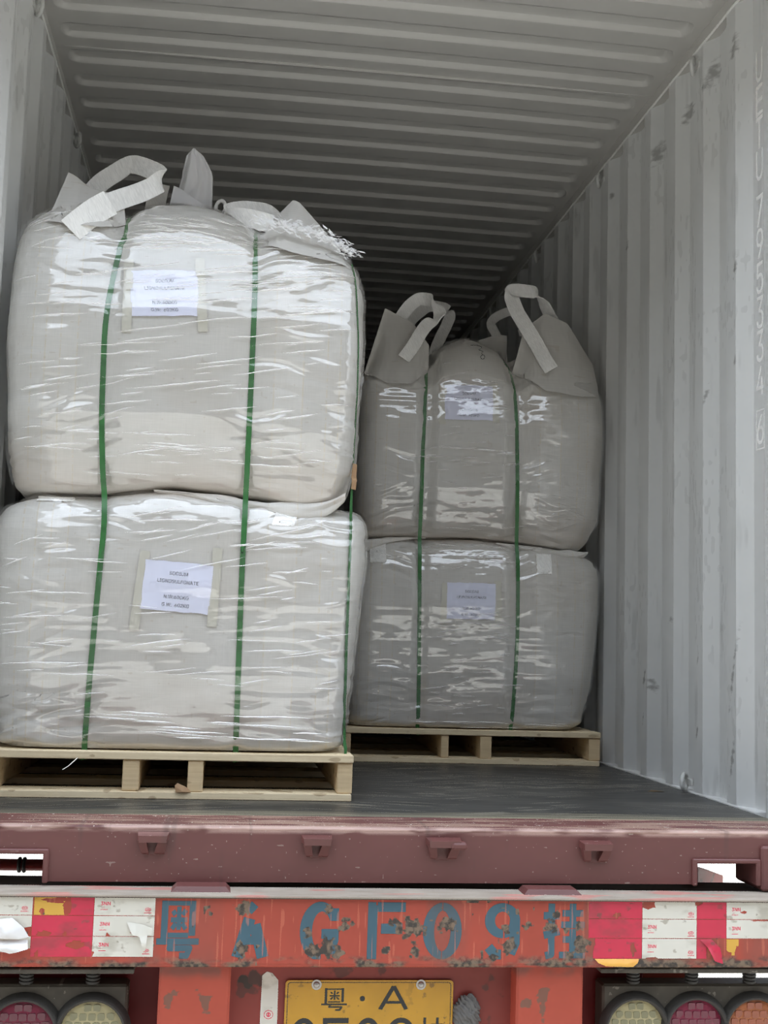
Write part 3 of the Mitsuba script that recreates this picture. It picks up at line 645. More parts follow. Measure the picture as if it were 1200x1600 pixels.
# ------------------------------------------------------------------ straps
def strap(name, side, M, pts, label, w=.0165, top=None, off=.003):
    P = resample(np.array(pts, float), 90, False); x, z = P[:, 0], P[:, 1]
    k = np.ones(9)/9; x = np.r_[x[:4], np.convolve(x, k, 'valid'), x[-4:]]
    y = fronty(side, x, z)-off
    # taut: lower hull of (z, y)
    o = np.argsort(z); hull = []
    for i in o:
        while len(hull) > 1:
            (z1, y1), (z2, y2) = hull[-2], hull[-1]
            if (y2-y1)*(z[i]-z1) >= (y[i]-y1)*(z2-z1): hull.pop()
            else: break
        hull.append((z[i], y[i]))
    hz, hy = np.array(hull).T; yh = np.interp(z, hz, hy)
    y = np.minimum(y, .35*y+.65*yh)
    front = np.c_[x, y, z]
    B = bags[side+'1']; xt = x[0]; zs = []
    ys = np.linspace(y[0]+.02, .9, 30); zz = B.T(np.full(30, xt), ys); ok = ~np.isnan(zz)
    topp = np.c_[np.full(ok.sum(), xt), ys[ok], zz[ok]+off][::-1]
    tail = np.array([[x[-1], y[-1], .128], [x[-1], -.004, .118], [x[-1], .0, .110], [x[-1]+.002, .02, .1105]])
    path = np.vstack([topp, front, tail])
    a = resample(path, 190, False); a[:, 1:] = np.stack([np.convolve(np.pad(a[:, q], 2, 'edge'), np.ones(5)/5, 'valid') for q in (1, 2)], 1)
    m = ribbon(to_world(M, a), M[:3, 0], w, .0009, 190, False)
    ent(name, m, 'm_strap', smooth=40, label=label, cat='strap', auto=False)
def loc(M, x, y): return tuple(np.linalg.inv(M)@[x, y, 0, 1])[:2]
l0 = .590
strap('green_strap', 'L', ML, [(-.803+l0, 1.73), (-.816+l0, 1.70), (-.835+l0, 1.56), (-.847+l0, 1.443), (-.843+l0, 1.145), (-.830+l0, .93), (-.817+l0, .852), (-.822+l0, .75), (-.83+l0, .562), (-.84+l0, .33), (-.848+l0, .135)], 'green strap down the left half of the front left stack, left of its paper labels')
strap('green_strap_001', 'L', ML, [(-.400+l0, 1.71), (-.395+l0, 1.60), (-.395+l0, 1.37), (-.397+l0, .969), (-.40+l0, .673), (-.398+l0, .325), (-.396+l0, .135)], 'green strap down the front left stack, right of its paper labels')
strap('green_strap_002', 'R', MR, [(-.205, 1.72), (-.225, 1.55), (-.232, 1.296), (-.230, .762), (-.215, .135)], 'dark green strap down the rear stack, left of its paper labels', .0155)
strap('green_strap_003', 'R', MR, [(.145, 1.70), (.158, 1.55), (.170, 1.316), (.186, .777), (.188, .5), (.176, .135)], 'dark green strap down the rear stack, right of its paper labels', .0155)
# strap round the right edge of the front stack, with a cardboard edge piece
zz = np.linspace(1.70, .125, 110)
xx = np.interp(zz, [.13, .16, .289, .489, .691, .834, .958, 1.041, 1.275, 1.423, 1.636, 1.7], [.532, .532, .526, .522, .521, .524, .526, .532, .532, .529, .516, .505])
yy = fronty('L', xx, zz)-.004; yy = np.minimum(yy, np.convolve(np.pad(yy, 6, 'edge'), np.ones(13)/13, 'valid'))
SP = np.c_[xx, yy, zz]
ent('green_strap_004', ribbon(to_world(ML, SP), [(.55, .85, 0)]*len(SP), np.interp(np.linspace(1.70, .125, 130), [.9, 1.05], [.0165, .008]), .0009, 130, False), 'm_strap', smooth=40, label='green strap running down the right edge of the front left stack', cat='strap', auto=False)
k0 = int(np.argmin(abs(zz-1.055))); k1 = int(np.argmin(abs(zz-.955)))
ent('edge_protector', ribbon(to_world(ML, SP[k0:k1]+[.004, -.006, 0]), [(.8, .6, 0)]*(k1-k0), .018, .003, 20, False), 'm_cardboard', smooth=40, label='small brown cardboard piece under the strap at the right edge of the front left stack', cat='edge protector', auto=False)

# ------------------------------------------------------------------ stretch film
def film(key, k, keep, amp, streak, res=.0045):
    B = bags[k]
    a = np.linspace(-1, 1, int(1.1/res)); c = np.linspace(-.97, 1, int(.9/res)); b = np.linspace(-1, .0, int(.5/res/2.5))
    q, F = cube_faces([(1, -1, a, c), (0, -1, b, c), (0, 1, b, c), (2, 1, a, b)])
    p, d, cc = B.shape(q); n = vnorm(p, F); v = p+n*(d*(np.abs(cc) < .985)+.0085)[:, None]
    x, z, y = v[:, 0], v[:, 2], v[:, 1]
    s = z-streak*x
    w = (meshkit.noise(np.c_[x*4.5, s*75, y*4], seed=B.seed)-.5)*1.0+(meshkit.noise(np.c_[x*11+z*5, s*120, y*8], seed=B.seed+1)-.5)*.55
    q2 = 1.0 if k[0] == 'L' else 1.5; w2 = (meshkit.fbm(np.c_[x*26+z*20, z*46-x*8, y*26]*q2, 3, seed=B.seed+2)-.5)/q2**.7
    A = amp(x, y, z)
    mk = 1.0 if k[0] == 'L' else (.25+.75*np.exp(-(np.maximum(np.abs(x+.02)-.15, 0)/.06)**2))
    v = v+n*(.0008*mk*w+.0050*A*w2)[:, None]
    fk = keep(v[F].mean(1)); F = F[fk]
    u, inv = np.unique(F, return_inverse=True)
    ent(key, (to_world(B.M, v[u]), inv.reshape(-1, 3)), 'm_film', smooth=True)
ampL1 = lambda x, y, z: .12+.8*np.clip((z-1.66)/.14, 0, 1)+1.3*np.clip((z-1.74)/.06, 0, 1)+.5*gs(z, 1.60, .06)*np.clip(x/.2, 0, 1)
ampL0 = lambda x, y, z: .10+.35*np.clip((z-.80)/.08, 0, 1)+.3*np.clip((.24-z)/.08, 0, 1)
ampR1 = lambda x, y, z: (.03+.25*gs(x, -.02, .15)+.45*gs(z, 1.56, .08)*gs(x, .04, .11)+1.2*gs(z, 1.70, .07)*gs(x, .0, .15)+.9*gs(z, 1.27, .05)*gs(x, .0, .16)+.6*gs(z, .99, .08)*gs(x, .0, .2))
ampR0 = lambda x, y, z: .03+.25*gs(x, -.02, .15)+.8*np.clip((z-.78)/.1, 0, 1)*gs(x, 0, .25)+.9*gs(z, .60+.25*x, .06)*gs(x, -.05, .22)
film('stretch_wrap__film_sheet', 'L1', lambda m: m[:, 2] < 3, ampL1, .14)
film('stretch_wrap__film_sheet', 'L0', lambda m: m[:, 2] < .93, ampL0, .05)
film('stretch_wrap_001__film_sheet', 'R1', lambda m: (m[:, 2] < 1.735-.05*np.clip((np.abs(m[:, 0])-.2)/.2, 0, 1)) | (np.abs(m[:, 0]) < .16), ampR1, .05)
film('stretch_wrap_001__film_sheet', 'R0', lambda m: m[:, 2] < .93, ampR0, .05)
lab('stretch_wrap', 'clear stretch film wound round the front left stack of bags, with crease glints coloured white', 'stretch wrap')
lab('stretch_wrap_001', 'clear shiny stretch film wound round the rear stack of bags by the right wall', 'stretch wrap')
# raised rope-like creases of the film, white standing in for sky glints
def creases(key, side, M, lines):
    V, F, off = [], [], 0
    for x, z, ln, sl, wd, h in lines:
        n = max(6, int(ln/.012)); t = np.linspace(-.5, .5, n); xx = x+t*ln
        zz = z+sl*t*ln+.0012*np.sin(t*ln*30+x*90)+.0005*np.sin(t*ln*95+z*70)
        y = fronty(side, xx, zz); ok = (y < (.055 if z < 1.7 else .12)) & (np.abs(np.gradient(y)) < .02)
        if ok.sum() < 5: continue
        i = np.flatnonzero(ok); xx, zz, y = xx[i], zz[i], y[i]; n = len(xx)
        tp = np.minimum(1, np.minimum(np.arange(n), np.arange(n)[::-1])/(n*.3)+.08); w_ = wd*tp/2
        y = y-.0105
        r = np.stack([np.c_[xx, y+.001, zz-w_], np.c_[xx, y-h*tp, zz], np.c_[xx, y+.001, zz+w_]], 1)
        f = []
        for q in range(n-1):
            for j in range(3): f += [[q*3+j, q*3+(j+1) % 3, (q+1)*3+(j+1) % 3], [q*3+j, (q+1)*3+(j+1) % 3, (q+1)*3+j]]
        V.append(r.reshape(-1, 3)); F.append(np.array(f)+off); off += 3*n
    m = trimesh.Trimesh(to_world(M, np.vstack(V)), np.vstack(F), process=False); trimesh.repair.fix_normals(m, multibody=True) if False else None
    ent(key+'__film_crease_glint', m, 'm_fold', smooth=60, kind='stuff', label='pulled creases of the film, their glints put in as white', auto=False)
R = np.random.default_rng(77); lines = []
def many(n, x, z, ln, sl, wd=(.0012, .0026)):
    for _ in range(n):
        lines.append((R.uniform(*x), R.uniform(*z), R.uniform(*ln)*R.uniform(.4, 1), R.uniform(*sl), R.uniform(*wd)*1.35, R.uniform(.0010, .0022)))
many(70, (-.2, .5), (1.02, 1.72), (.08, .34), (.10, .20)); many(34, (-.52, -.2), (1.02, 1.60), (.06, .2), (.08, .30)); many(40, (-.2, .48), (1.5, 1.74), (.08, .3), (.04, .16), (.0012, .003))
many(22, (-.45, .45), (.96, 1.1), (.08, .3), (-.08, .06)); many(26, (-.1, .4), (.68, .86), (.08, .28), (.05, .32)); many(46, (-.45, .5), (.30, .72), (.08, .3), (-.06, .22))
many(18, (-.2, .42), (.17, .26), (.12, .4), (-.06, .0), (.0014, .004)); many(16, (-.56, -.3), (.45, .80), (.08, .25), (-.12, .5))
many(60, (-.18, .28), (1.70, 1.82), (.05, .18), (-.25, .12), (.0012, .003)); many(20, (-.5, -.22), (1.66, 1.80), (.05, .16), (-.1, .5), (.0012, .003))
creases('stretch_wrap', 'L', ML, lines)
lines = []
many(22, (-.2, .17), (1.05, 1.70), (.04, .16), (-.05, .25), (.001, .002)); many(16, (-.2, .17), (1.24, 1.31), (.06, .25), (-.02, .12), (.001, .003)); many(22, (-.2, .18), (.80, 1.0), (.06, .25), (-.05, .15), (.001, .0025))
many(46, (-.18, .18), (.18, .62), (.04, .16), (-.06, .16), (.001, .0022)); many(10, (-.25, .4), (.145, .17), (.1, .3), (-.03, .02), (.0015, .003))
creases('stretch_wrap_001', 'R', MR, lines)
# crumpled top edge of the film on the front stack: many small bent slivers
def crumple(M, pts, n, spread, seed):
    g = np.random.default_rng(seed); P = resample(np.array(pts, float), n, True); V, F, off = [], [], 0
    for p in P:
        c = p+g.normal(0, 1, 3)*spread; L = g.uniform(.008, .028); w = g.uniform(.0007, .0030)
        a = g.uniform(-.9, .5); d = np.array([math.cos(a), g.uniform(-.3, .3), math.sin(a)]); u = np.cross(d, [g.uniform(-.4, .4), 1, g.uniform(-.4, .4)]); u /= np.linalg.norm(u)
        t = np.linspace(-.5, .5, 6); k = g.uniform(-.25, .25)
        cen = c+np.outer(t*L, d)+np.outer((t*t-.1)*L*k*2, u)+np.array([0, -.003, 0])+g.normal(0, .0012, (6, 3))
        ww = w*(1-(2*t)**2*.8)
        r = np.stack([cen+u*ww[:, None], cen+np.array([0, -.0025, 0])*(1-abs(t[:, None])), cen-u*ww[:, None], cen+np.array([0, .001, 0])], 1)
        f = [[q*4+j, q*4+(j+1) % 4, (q+1)*4+(j+1) % 4] for q in range(5) for j in range(4)]+[[q*4+j, (q+1)*4+(j+1) % 4, (q+1)*4+j] for q in range(5) for j in range(4)]
        V.append(r.reshape(-1, 3)); F.append(np.array(f)+off); off += 24
    return trimesh.Trimesh(to_world(M, np.vstack(V)), np.vstack(F), process=False)
scene['m_crumple'] = two({'type': 'principled', 'base_color': {'type': 'rgb', 'value': [.86, .87, .88]}, 'roughness': .16, 'specular': .8})
ent('stretch_wrap__crumpled_edge', crumple(ML, [(.19, .02, 1.80), (.30, .01, 1.79), (.38, .02, 1.78), (.45, .05, 1.76), (.515, .09, 1.735)], 330, np.array([.014, .006, .011]), 5), 'm_crumple', smooth=35, kind='stuff', label='crumpled gathered top edge of the film', auto=False)

# ------------------------------------------------------------------ pallets
def pallet(name, M, x0, x1, stringers, depth, label):
    lab(name, label, 'pallet')
    def part(k, m, mt='m_wood'):
        m.apply_transform(M); ent(name+'__'+k, m, mt)
    def board(xa, xb, ya, yb, za, zb, seed):
        g = np.random.default_rng(seed); m = bx(xa, xb, ya, yb, za, zb, .0025)
        return m
    s = int(abs(x0)*1000)
    for i, (a, b) in enumerate(stringers): part('stringer', board(a, b, .006+.003*(i % 2), depth-.006, .0225, .1145, s+i), 'm_wood_end')
    nb = 7; w = .11
    for i in range(nb):
        y = i*(depth-w)/(nb-1); part('deck_board', board(x0+.004*((i*3) % 2), x1-.003*(i % 2), y, y+w, .115, .1385, s+20+i))
    for i in range(4):
        y = i*(depth-w)/3; part('bottom_board', board(x0+.003*(i % 2), x1-.004*((i+1) % 2), y, y+w, .0, .022, s+40+i))
pallet('wooden_pallet', ML, -.550, .553, [(-.550, -.502), (-.140, -.091), (.053, .099), (.505, .551)], 1.10, 'pale wooden pallet nearest the door sill, under the front left stack')
pallet('wooden_pallet_001', MRP, -.540, .548, [(-.540, -.492), (-.120, -.088), (.042, .090), (.500, .548)], 1.06, 'pale wooden pallet farther in by the right wall, under the rear stack')
# splintered wood chip by the stringer
g = np.random.default_rng(3); v = np.array([(-.022, 0, 0), (.0, -.012, .002), (.024, .004, 0), (-.018, .006, .026), (.004, -.002, .018), (.012, .01, .012), (-.026, .004, .018)])+[-.548, -.004, .0225]
ent('wood_splinter', trimesh.convex.convex_hull(v), 'm_cardboard', label='small broken brown splinter of wood lying at the middle stringer of the nearest pallet', cat='wood splinter', auto=False)
ent('strap_tail', tube([(-.862, -.006, .118), (-.872, -.022, .108), (-.885, -.03, .096), (-.90, -.032, .086)], .0017, 16, 6), 'm_string', smooth=True, label='short white string end hanging beneath the left strap on the nearest pallet', cat='string', auto=False)
lf = np.array([(0, 0, .001), (.02, .008, .006), (.045, .003, .004), (.07, .012, .001), (.045, -.008, .003), (.02, -.010, .002)])+[1.02, .365, 0]
ent('dry_leaf', trimesh.convex.convex_hull(lf), 'm_leaf', label='small dark dry leaf lying on the container floor near the right wall', cat='leaf', auto=False)

# ------------------------------------------------------------------ trailer
TR = trimesh.transformations.rotation_matrix(math.radians(.28), (0, 1, 0), (0, 0, -.2))
tr = 'trailer'; lab(tr, 'worn red trailer rear end below the container, with painted letters and striped tape', 'trailer')
def tp(key, m, mt, smooth=False, **k):
    m = m.copy(); m.apply_transform(TR); return ent(key, m, mt, smooth=smooth, **k)
tp(tr+'__rear_beam', cat_([bx(-1.25, 1.25, -.618, -.606, -.325, -.160, .003), bx(-1.25, 1.25, -.616, -.50, -.332, -.322, .003), trimesh.creation.cylinder(radius=.012, segment=[(-1.25, -.606, -.320), (1.25, -.606, -.320)], sections=16)]), 'm_beam', smooth=30)
tp(tr+'__top_flange', bx(-1.25, 1.25, -.632, -.525, -.163, -.1535, .0025), 'm_flange')
tp(tr+'__inner_beam', bx(-1.25, 1.25, -.500, -.33, -.32, -.167, .004), 'm_chassis')
for xa, xb in ((-.552, -.404), (.352, .506)):
    m = trimesh.convex.convex_hull(np.array([(xa, -.60, -.1535), (xb, -.60, -.1535), (xa, -.53, -.1535), (xb, -.53, -.1535), (xa+.012, -.592, -.141), (xb-.012, -.592, -.141), (xa+.012, -.53, -.141), (xb-.012, -.53, -.141)]))
    tp(tr+'__pad', m, 'm_sill')
tp(tr+'__underside_plate', bx(-1.2, -.632, -.60, -.45, -.352, -.340, .002), 'm_housing')
tp(tr+'__underside_plate', bx(.56, 1.2, -.60, -.45, -.350, -.338, .002), 'm_housing')
for xa, xb in ((-.571, -.393), (.341, .518)):
    tp(tr+'__post', bx(xa, xb, -.585, -.44, -1.05, -.332, .006), 'm_post')
tp(tr+'__back_panel', bx(-.395, .345, -.520, -.505, -.80, -.332, .003), 'm_panel')
for xa, xb in ((-1.2, -.575), (.52, .74)):
    tp(tr+'__side_panel', bx(xa, xb, -.41, -.40, -.80, -.332, .003), 'm_dark_red')
tp(tr+'__side_panel', bx(.74, .87, -.40, -.39, -.46, -.36, .003), 'm_tape_yellow' if False else 'm_post')
for x in (-.32, .32):
    tp(tr+'__chassis_rail', bx(x-.06, x+.06, -.40, 6, -.62, -.20, .004), 'm_chassis')
tp(tr+'__cross_beam', bx(-.80, .72, -.30, -.22, -.30, -.165, .004), 'm_chassis')
tp(tr+'__cross_beam', bx(-1.0, .95, 1.2, 1.3, -.40, -.22, .004), 'm_chassis')
tp(tr+'__lower_bar', bx(-1.2, 1.2, -.56, -.46, -1.16, -1.04, .01), 'm_post')
# strut seen through the right notch
tp(tr+'__strut', trimesh.convex.convex_hull(np.array([(.88, -.325, -.112), (.93, -.325, -.126), (1.10, .05, -.196), (1.162, .05, -.217), (.88, -.325, -.26), (.93, -.325, -.26), (1.10, .05, -.32), (1.162, .05, -.32)])), 'm_panel')
# pipe seen through the left notch
tp(tr+'__air_pipe', cyl((-1.3, -.18, -.166), (-.75, -.18, -.166), .0155, 20), 'm_pipe', smooth=40)
for x in (-.985, -.972): tp(tr+'__air_pipe__clip', lathe_y([(.0, 0)], 0, 0, 0) if False else trimesh.creation.torus(.0165, .005, major_sections=24, minor_sections=8).apply_transform(trimesh.transformations.rotation_matrix(math.pi/2, (0, 1, 0))).apply_translation((x, -.18, -.166)), 'm_black', smooth=40)
# painted stencil letters
S = .0275
def stroke(pts, w=S, cap=2): return LineString(pts).buffer(w/2, cap_style=cap, join_style=1)
def lA():
    return unary_union([stroke([(.013, .002), (.040, .10)], .029), stroke([(.053, .085), (.076, .002)], .029), stroke([(.030, .045), (.062, .045)], .022), stroke([(.036, .118), (.052, .136)], .022)])
def ell(cx, cz, rx, rz): return affinity.scale(Point(0, 0).buffer(1, 48), rx, rz, origin=(0, 0)).buffer(0) if False else affinity.translate(affinity.scale(Point(0, 0).buffer(1, 48), rx, rz, origin=(0, 0)), cx, cz)
def lG():
    o = ell(.048, .069, .050, .072).difference(ell(.052, .069, .024, .048)).difference(sbox(.052, .0, .2, .03)).difference(sbox(.065, .072, .2, .094))
    return unary_union([o.intersection(sbox(-.1, 0, .095, .2)), sbox(.052, .050, .092, .074), sbox(.066, .012, .092, .074), sbox(.072, .094, .094, .125)])
def lF():
    return unary_union([sbox(.0, .002, .024, .125), sbox(.024, .110, .095, .132), sbox(.034, .060, .088, .083), sbox(.0, .110, .02, .132)])
def l0_(): return ell(.050, .069, .052, .070).difference(ell(.050, .069, .022, .050)).difference(sbox(.0485, -.1, .0505, .3))
def l9():
    up = ell(.046, .095, .044, .043).difference(ell(.046, .095, .019, .022)).difference(sbox(.048, .05, .052, .075))
    tail = unary_union([stroke([(.077, .095), (.077, .04), (.066, .014)], .026), stroke([(.012, .030), (.028, .012), (.05, .012)], .024)]).difference(sbox(.044, -.1, .050, .05))
    return unary_union([up, tail])
def yue(w=.020):
    return unary_union([stroke([(.016, .040), (.016, .134)], w*.9), stroke([(.092, .050), (.092, .134)], w*.9), stroke([(.016, .128), (.092, .128)], w*.55), stroke([(.026, .051), (.082, .051)], w*.6),
                        stroke([(.033, .088), (.078, .088)], w*.6), stroke([(.055, .064), (.055, .120)], w*.6), stroke([(.038, .110), (.045, .10)], w*.6), stroke([(.073, .112), (.065, .10)], w*.6), stroke([(.037, .066), (.047, .080)], w*.6), stroke([(.075, .066), (.064, .080)], w*.6),
                        stroke([(-.004, .036), (.112, .036)], w*.75), stroke([(.036, .030), (.032, .020), (.088, .020), (.080, .002), (.06, .002)], w*.75)])
def gua(w=.018):
    return unary_union([stroke([(.002, .104), (.046, .104)], w), stroke([(.024, .134), (.024, .010), (.008, .006)], w), stroke([(.003, .056), (.046, .066)], w), stroke([(.054, .110), (.112, .110)], w*.9), stroke([(.083, .134), (.083, .082)], w),
                        stroke([(.050, .082), (.116, .082)], w*.9), stroke([(.056, .046), (.110, .046)], w*.9), stroke([(.083, .072), (.083, .008)], w), stroke([(.046, .008), (.118, .008)], w*.9)])
for g, x, w in ((yue(), -.581, .104), (lA(), -.395, .092), (lG(), -.227, .098), (lF(), -.056, .096), (l0_(), .086, .100), (l9(), .246, .092), (gua(), .399, .112)):
    b = g.bounds; g = affinity.scale(affinity.translate(g, -b[0], -b[1]), w/(b[2]-b[0]), .140/(b[3]-b[1]), origin=(0, 0))
    m = extr(g, .0006, FRONT(x, -.618, -.311)); m.apply_transform(TR)
    ent(tr+'__rear_beam__letter', m, 'm_beam_letter')
# striped reflective tape, three rows, torn here and there
def ragged(x0, x1, z0, z1, tears=(), seed=1):
    g = np.random.default_rng(seed); P = sbox(x0, z0, x1, z1)
    for cx, cz, rx, rz in tears:
        a = np.sort(g.uniform(0, 2*np.pi, 16)); P = P.difference(Polygon([(cx+rx*math.cos(t)*q, cz+rz*math.sin(t)*q) for t, q in zip(a, g.uniform(.6, 1.2, 16))]).buffer(0))
    return P
def tape(x0, x1, z0, z1, col, tears=(), th=.0008):
    P = ragged(x0+.0006, x1-.0006, z0+.0008, z1-.0008, tears, int(abs(x0*1000)+abs(z0*7000)))
    tp(tr+'__rear_beam__reflective_tape', extr(P, th, FRONT(0, -.618, 0)), 'm_tape_'+col)
zt = [-.159, -.208, -.2575, -.307]
def mark3(x, z):
    m = meshkit.text_mesh('3NN', .0085, .0003, bold=True); m.apply_transform(FRONT(x, -.6189, z))
    s2 = meshkit.text_mesh('1 2 3', .0022, .0003); s2.apply_transform(FRONT(x+.003, -.6189, z-.006))
    tp(tr+'__rear_beam__tape_print', cat_([m, s2, bx(x+.001, x+.018, -.6193, -.6189, z-.0108, z-.0095)]), 'm_tape_print')
def markO(x, z):
    o = unary_union([ell(0, 0, .0075, .0045).difference(ell(0, 0, .0063, .0034)), ell(-.002, 0, .003, .002).difference(ell(-.002, 0, .0020, .0012)), ell(.002, 0, .003, .002).difference(ell(.002, 0, .0020, .0012)), sbox(-.009, -.0085, .009, -.0070)])
    tp(tr+'__rear_beam__tape_print', extr(o, .0003, FRONT(x, -.6189, z)), 'm_tape_print')
xs = [(-1.20, -1.03, 'red'), (-1.03, -.883, 'white'), (-.883, -.736, 'red'), (-.736, -.587, 'white')]
for r in range(3):
    for x0, x1, col in xs:
        sk = -.004*r*0
        if col == 'white' and x0 < -1 and r: 
            tears = [(-.89, zt[r+1]+.01, .04, .014), (-.96, zt[r+1]+.002, .09, .014+.012*(r == 2))]
        elif col == 'red' and x0 > -1 and r == 0:
            tape(-.797, x1, zt[1], zt[0], col, [(-.797, -.18, .006, .03)]); continue
        elif col == 'red' and x0 > -1 and r == 1: tears = [(-.852, zt[2]+.003, .018, .012), (-.802, zt[2]+.003, .006, .010)]
        elif col == 'red' and x0 > -1 and r == 2: tears = [(-.868, zt[3]+.004, .006, .014), (-.775, -.278, .024, .010)]
        elif col == 'white' and x0 > -1 and r == 1: tears = [(-.70, zt[2]+.003, .006, .006), (-.632, zt[2]+.006, .02, .008)]
        elif col == 'white' and x0 > -1 and r == 2: tears = [(-.736, -.30, .006, .01)]
        else: tears = []
        tape(x0, x1, zt[r+1], zt[r], col, tears)
    mark3(-.721, zt[r]-.024)
    if r != 1: markO(-.605, zt[r]-.034)
    if r == 0: markO(-.902, zt[r]-.032)
tp(tr+'__rear_beam__glue_patch', extr(ragged(-.880, -.802, -.207, -.163, [(-.83, -.172, .03, .008), (-.80, -.19, .012, .02), (-.86, -.20, .008, .01)], 4), .0006, FRONT(0, -.618, 0)), 'm_old_glue')
def peel(pts, mt, seed=1, lift=.02):
    """a torn piece of tape hanging away from the beam: outline in (x, z), bent outwards"""
    P = Polygon(pts); tri = trimesh.creation.extrude_polygon(P, .0005, engine='earcut'); tri = tri.subdivide_to_size(.008)
    v = np.array(tri.vertices); z1, z0 = max(p[1] for p in pts), min(p[1] for p in pts)
    t = np.clip((z1-v[:, 1])/(z1-z0), 0, 1); out = lift*np.sin(t*2.2)*(.6+.6*meshkit.noise(np.c_[v[:, 0]*50, v[:, 1]*40, v[:, 0]*0], seed=seed))
    w = np.c_[v[:, 0], -.6195-v[:, 2]-out, v[:, 1]]
    m = trimesh.Trimesh(w, tri.faces, process=False)
    tp(tr+'__rear_beam__peeling_tape', m, mt, smooth=40)
peel([(-.655, -.222), (-.615, -.228), (-.592, -.236), (-.592, -.252), (-.603, -.252), (-.605, -.285), (-.612, -.292), (-.617, -.268), (-.622, -.256), (-.64, -.250)], 'm_tape_white', 2, .016)
peel([(-1.02, -.222), (-.93, -.214), (-.90, -.235), (-.886, -.256), (-.91, -.262), (-.96, -.260), (-1.02, -.258)], 'm_tape_silver', 3, .018)
peel([(-1.0, -.268), (-.89, -.266), (-.886, -.284), (-.91, -.291), (-.93, -.296), (-.96, -.288), (-1.0, -.284)], 'm_tape_silver', 7, .020)
zr = [-.160, -.2085, -.2575, -.309]
for r in range(3):
    tape(.519 if r < 2 else .532, .663, zr[r+1], zr[r], 'red', [[(.594, -.199, .013, .008)], [], [(.640, -.284, .008, .020), (.533, -.262, .006, .03)]][r])
    tape(.663, .811, zr[r+1], zr[r], 'white', [[(.68, zr[0]-.010, .024, .018), (.81, -.168, .006, .008)], [], [(.69, -.308, .02, .004)]][r])
    if r < 2:
        tape(.811, .892, zr[r+1], zr[r], 'red', [(.815, zr[0]-.006, .016, .01)] if r == 0 else [])
        tape(.892, 1.04, zr[r+1], zr[r], 'white', [(.985, -.209, .03, .006)] if r == 1 else [(.94, -.19, .01, .004)])
        mark3(.906, zr[r]-.024-.003)
    else:
        tape(.811, .838, zr[r+1], zr[r], 'red')
        tape(1.04, 1.2, zr[r+1], zr[r], 'red')
    if r: mark3(.677, zr[r]-.024)
    markO(.795, zr[r]-.035)
peel([(.818, -.259), (.850, -.258), (.872, -.279), (.877, -.318), (.856, -.312), (.846, -.297), (.838, -.278)], 'm_tape_red', 5, .016)
peel([(.536, -.309), (.655, -.309), (.650, -.318), (.638, -.328), (.60, -.327), (.565, -.326), (.545, -.318)], 'm_tape_yellow', 6, .008)
tp(tr+'__rear_beam__glue_patch', extr(ragged(.893, .926, -.300, -.259, [(.925, -.29, .012, .018), (.895, -.296, .012, .01)], 6), .0006, FRONT(0, -.618, 0)), 'm_old_glue')
# loose white tape strip on the panel
P = Polygon([(-.312, -.376), (-.300, -.366), (-.286, -.370), (-.270, -.388), (-.268, -.60), (-.314, -.60), (-.313, -.45)])
tp(tr+'__back_panel__tape_strip', extr(P, .001, FRONT(0, -.520, 0)), 'm_tape_white')
tp(tr+'__back_panel__tape_print', extr(unary_union([ell(0, 0, .012, .011).difference(ell(0, 0, .0105, .0095)), ell(0, 0, .006, .006).difference(ell(0, 0, .004, .004)), sbox(-.002, -.006, .002, .006)]), .0003, FRONT(-.292, -.521, -.473)), 'm_tape_print')

# licence plate
lp = 'license_plate'; lab(lp, 'yellow license plate with black characters bolted to the red panel below the beam', 'license plate')
def rr(x0, z0, x1, z1, r): return sbox(x0+r, z0+r, x1-r, z1-r).buffer(r)
tp(lp+'__plate', extr(rr(-.252, -.610, .186, -.386, .010), .002, FRONT(0, -.526, 0)), 'm_plate', auto=False)
tp(lp+'__border', extr(rr(-.254, -.612, .188, -.383, .012).difference(rr(-.2495, -.6075, .1835, -.3875, .009)), .003, FRONT(0, -.526, 0)), 'm_plate_ink', auto=False)
tp(lp+'__border', extr(rr(-.246, -.604, .180, -.391, .008).difference(rr(-.2445, -.6025, .1785, -.3925, .007)), .0024, FRONT(0, -.526, 0)), 'm_plate_ink')
def plate_char(g, x, w, z, h):
    b = g.bounds; g = affinity.scale(affinity.translate(g, -b[0], -b[1]), w/(b[2]-b[0]), h/(b[3]-b[1]), origin=(0, 0))
    tp(lp+'__character', extr(g, .0008, FRONT(x, -.528, z)), 'm_plate_ink')
SANS = dict(A=unary_union([stroke([(0, 0), (.045, .12)], .014, 2), stroke([(.045, .12), (.09, 0)], .014, 2), stroke([(.02, .036), (.07, .036)], .013, 2)]),
            G=unary_union([ell(.04, .06, .045, .06).difference(ell(.04, .06, .031, .046)).difference(sbox(.05, .05, .2, .085)), sbox(.042, .048, .085, .062), sbox(.072, .02, .085, .062)]),
            F=unary_union([sbox(0, 0, .014, .12), sbox(0, .106, .08, .12), sbox(0, .055, .065, .069)]), O=ell(.04, .06, .043, .06).difference(ell(.04, .06, .029, .046)),
            N9=unary_union([ell(.04, .08, .043, .04).difference(ell(.04, .08, .029, .027)), stroke([(.076, .08), (.072, .045), (.04, .006)], .014, 2)]))
plate_char(yue(.012), -.158, .066, -.462, .056); plate_char(SANS['A'], -.030+.020, .078, -.460, .060)
tp(lp+'__character', extr(ell(0, 0, .0065, .0065), .0008, FRONT(-.052, -.528, -.432)), 'm_plate_ink')
for g, x, w in ((SANS['G'], -.236, .070), (SANS['F'], -.152, .066), (SANS['O'], -.070, .070), (SANS['N9'], .016, .070), (gua(.012), .100, .066)): plate_char(g, x, w, -.590, .110)
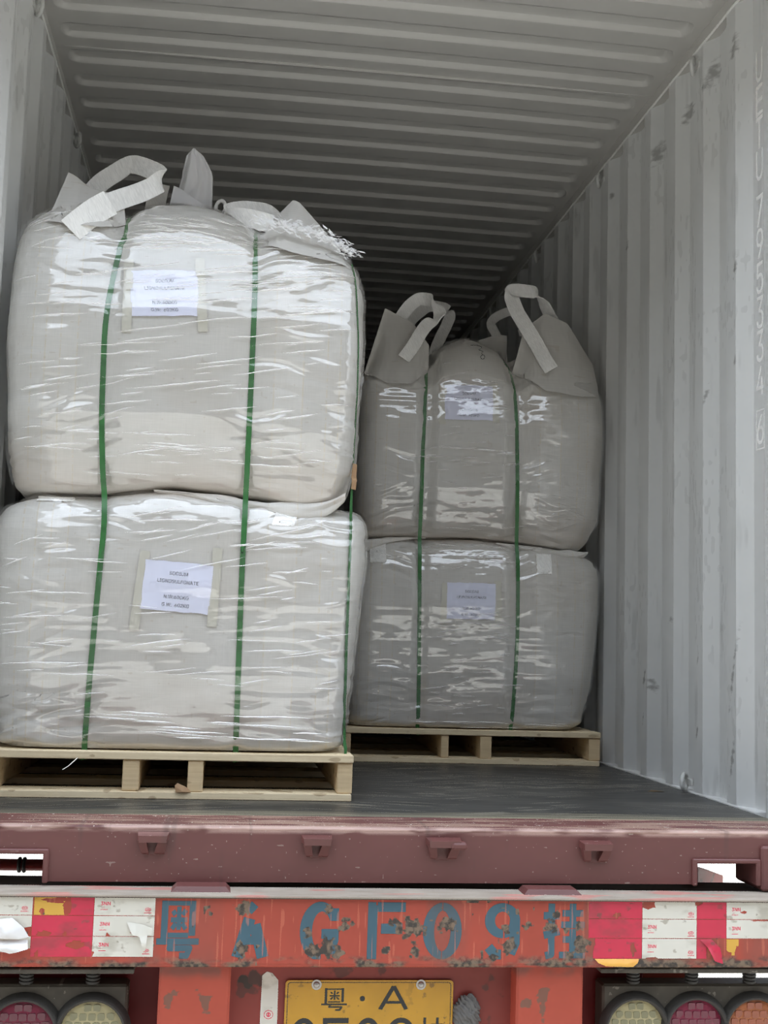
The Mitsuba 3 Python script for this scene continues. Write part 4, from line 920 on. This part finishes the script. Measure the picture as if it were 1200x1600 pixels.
for x in (-.172, .100):
    m = cat_([trimesh.creation.cylinder(radius=.013, segment=[(x, -.530, -.397), (x, -.526, -.397)], sections=24), trimesh.creation.icosphere(2, .0085).apply_scale((1, .7, 1)).apply_translation((x, -.530, -.397))])
    tp(lp+'__bolt', m, 'm_bolt', smooth=40)
# rag stuffed in the hole beside the plate
def ragm():
    m = trimesh.creation.icosphere(4, .036); v = np.array(m.vertices); d = v/np.linalg.norm(v, axis=1, keepdims=True)
    r = 1+.55*(meshkit.fbm(d*3.2+4, 3, seed=2)-.5)+.22*np.abs(np.sin(d[:, 0]*9+d[:, 2]*11+3*meshkit.noise(d*3, seed=3)))
    return trimesh.Trimesh(v*r[:, None]*[.85, .6, 1.15]+[.222, -.530, -.458-.012], m.faces, process=False)
tp('grey_rag', ragm(), 'm_rag', smooth=True, label='crumpled grey rag stuck to the red panel right of the license plate', cat='rag', auto=False)

# tail light clusters
def lens_mat(col, dark):
    return pr(col, .22, spec=.6, clearcoat=.6), pr(dark, .25, spec=.6, clearcoat=.6)
for nm, a, b in (('clear', (.46, .40, .22), (.20, .185, .095)), ('red', (.17, .012, .035), (.10, .008, .022)), ('orange', (.40, .13, .05), (.30, .075, .03)), ('ruby', (.22, .02, .05), (.14, .012, .032))):
    p_, q_ = lens_mat(a, b); mat('lens_'+nm, p_); mat('cell_'+nm, q_)
def lamp(key, x, z, kind):
    tp(key+'__rim', lathe_y([(.078, -.505), (.080, -.522), (.086, -.527), (.092, -.522), (.097, -.508), (.099, -.498)][::-1], x, 0, z, 48), 'm_rubber', smooth=40)
    prof_ = [(.0801*math.sin(t), -.506-.018*(math.cos(t*1.0)-math.cos(1.2))/(1-math.cos(1.2))) for t in ()]
    th = np.linspace(0, 1, 10); prof_ = [(.0005+.0795*t, -.520+.014*t*t) for t in th]
    L = tp(key+'__lens', lathe_y(prof_[::-1], x, 0, z, 48), 'm_lens_'+kind, smooth=60)
    for j in range(-3, 4):
        for i in range(-3, 4):
            cx, cz = i*.0225+(.011 if j % 2 else 0), j*.0205
            r = math.hypot(cx, cz)
            if r > .068 or j < -1: continue
            s = .0092 if kind == 'clear' else .0098
            y = -.520+.014*(r/.0795)**2
            q = rr(cx-s, cz-s*.92, cx+s, cz+s*.92, .004)
            m = extr(q, .0035, FRONT(x, y+.0015, z)); tp(L+'__facet', m, 'm_cell_'+kind)
for key, x0, x1, lamps, label in (('tail_light_cluster', -1.15, -.650, ((-1.075, 'orange'), (-.905, 'red'), (-.735, 'clear')), 'dark tail light box below the beam on the left, with red and clear round lamps'),
                                  ('tail_light_cluster_001', .597, 1.12, ((.686, 'clear'), (.852, 'ruby'), (1.018, 'orange')), 'dark tail light box below the beam on the right, with three round lamps')):
    lab(key, label, 'tail light')
    tp(key+'__housing', bx(x0, x1, -.500, -.43, -.665, -.404, .006), 'm_housing', auto=False)
    for x, kd in lamps: lamp(key, x, -.520, kd)
    for x in ((-.905, -.740) if x0 < 0 else (.684, .848, 1.012)):
        pf = []
        for i in range(7):
            z = -.345-.0085*i; pf += [(.0175, z), (.0185, z-.003), (.0175, z-.0055), (.0135, z-.0065), (.0135, z-.008)]
        pf = np.array(pf); m = lathe_y([(r, zz) for r, zz in pf], 0, 0, 0, 24); v = np.array(m.vertices); m.vertices = np.c_[v[:, 0]+x, v[:, 2]-.49, v[:, 1]]
        tp(key+'__rubber_mount', m, 'm_rubber', smooth=40)
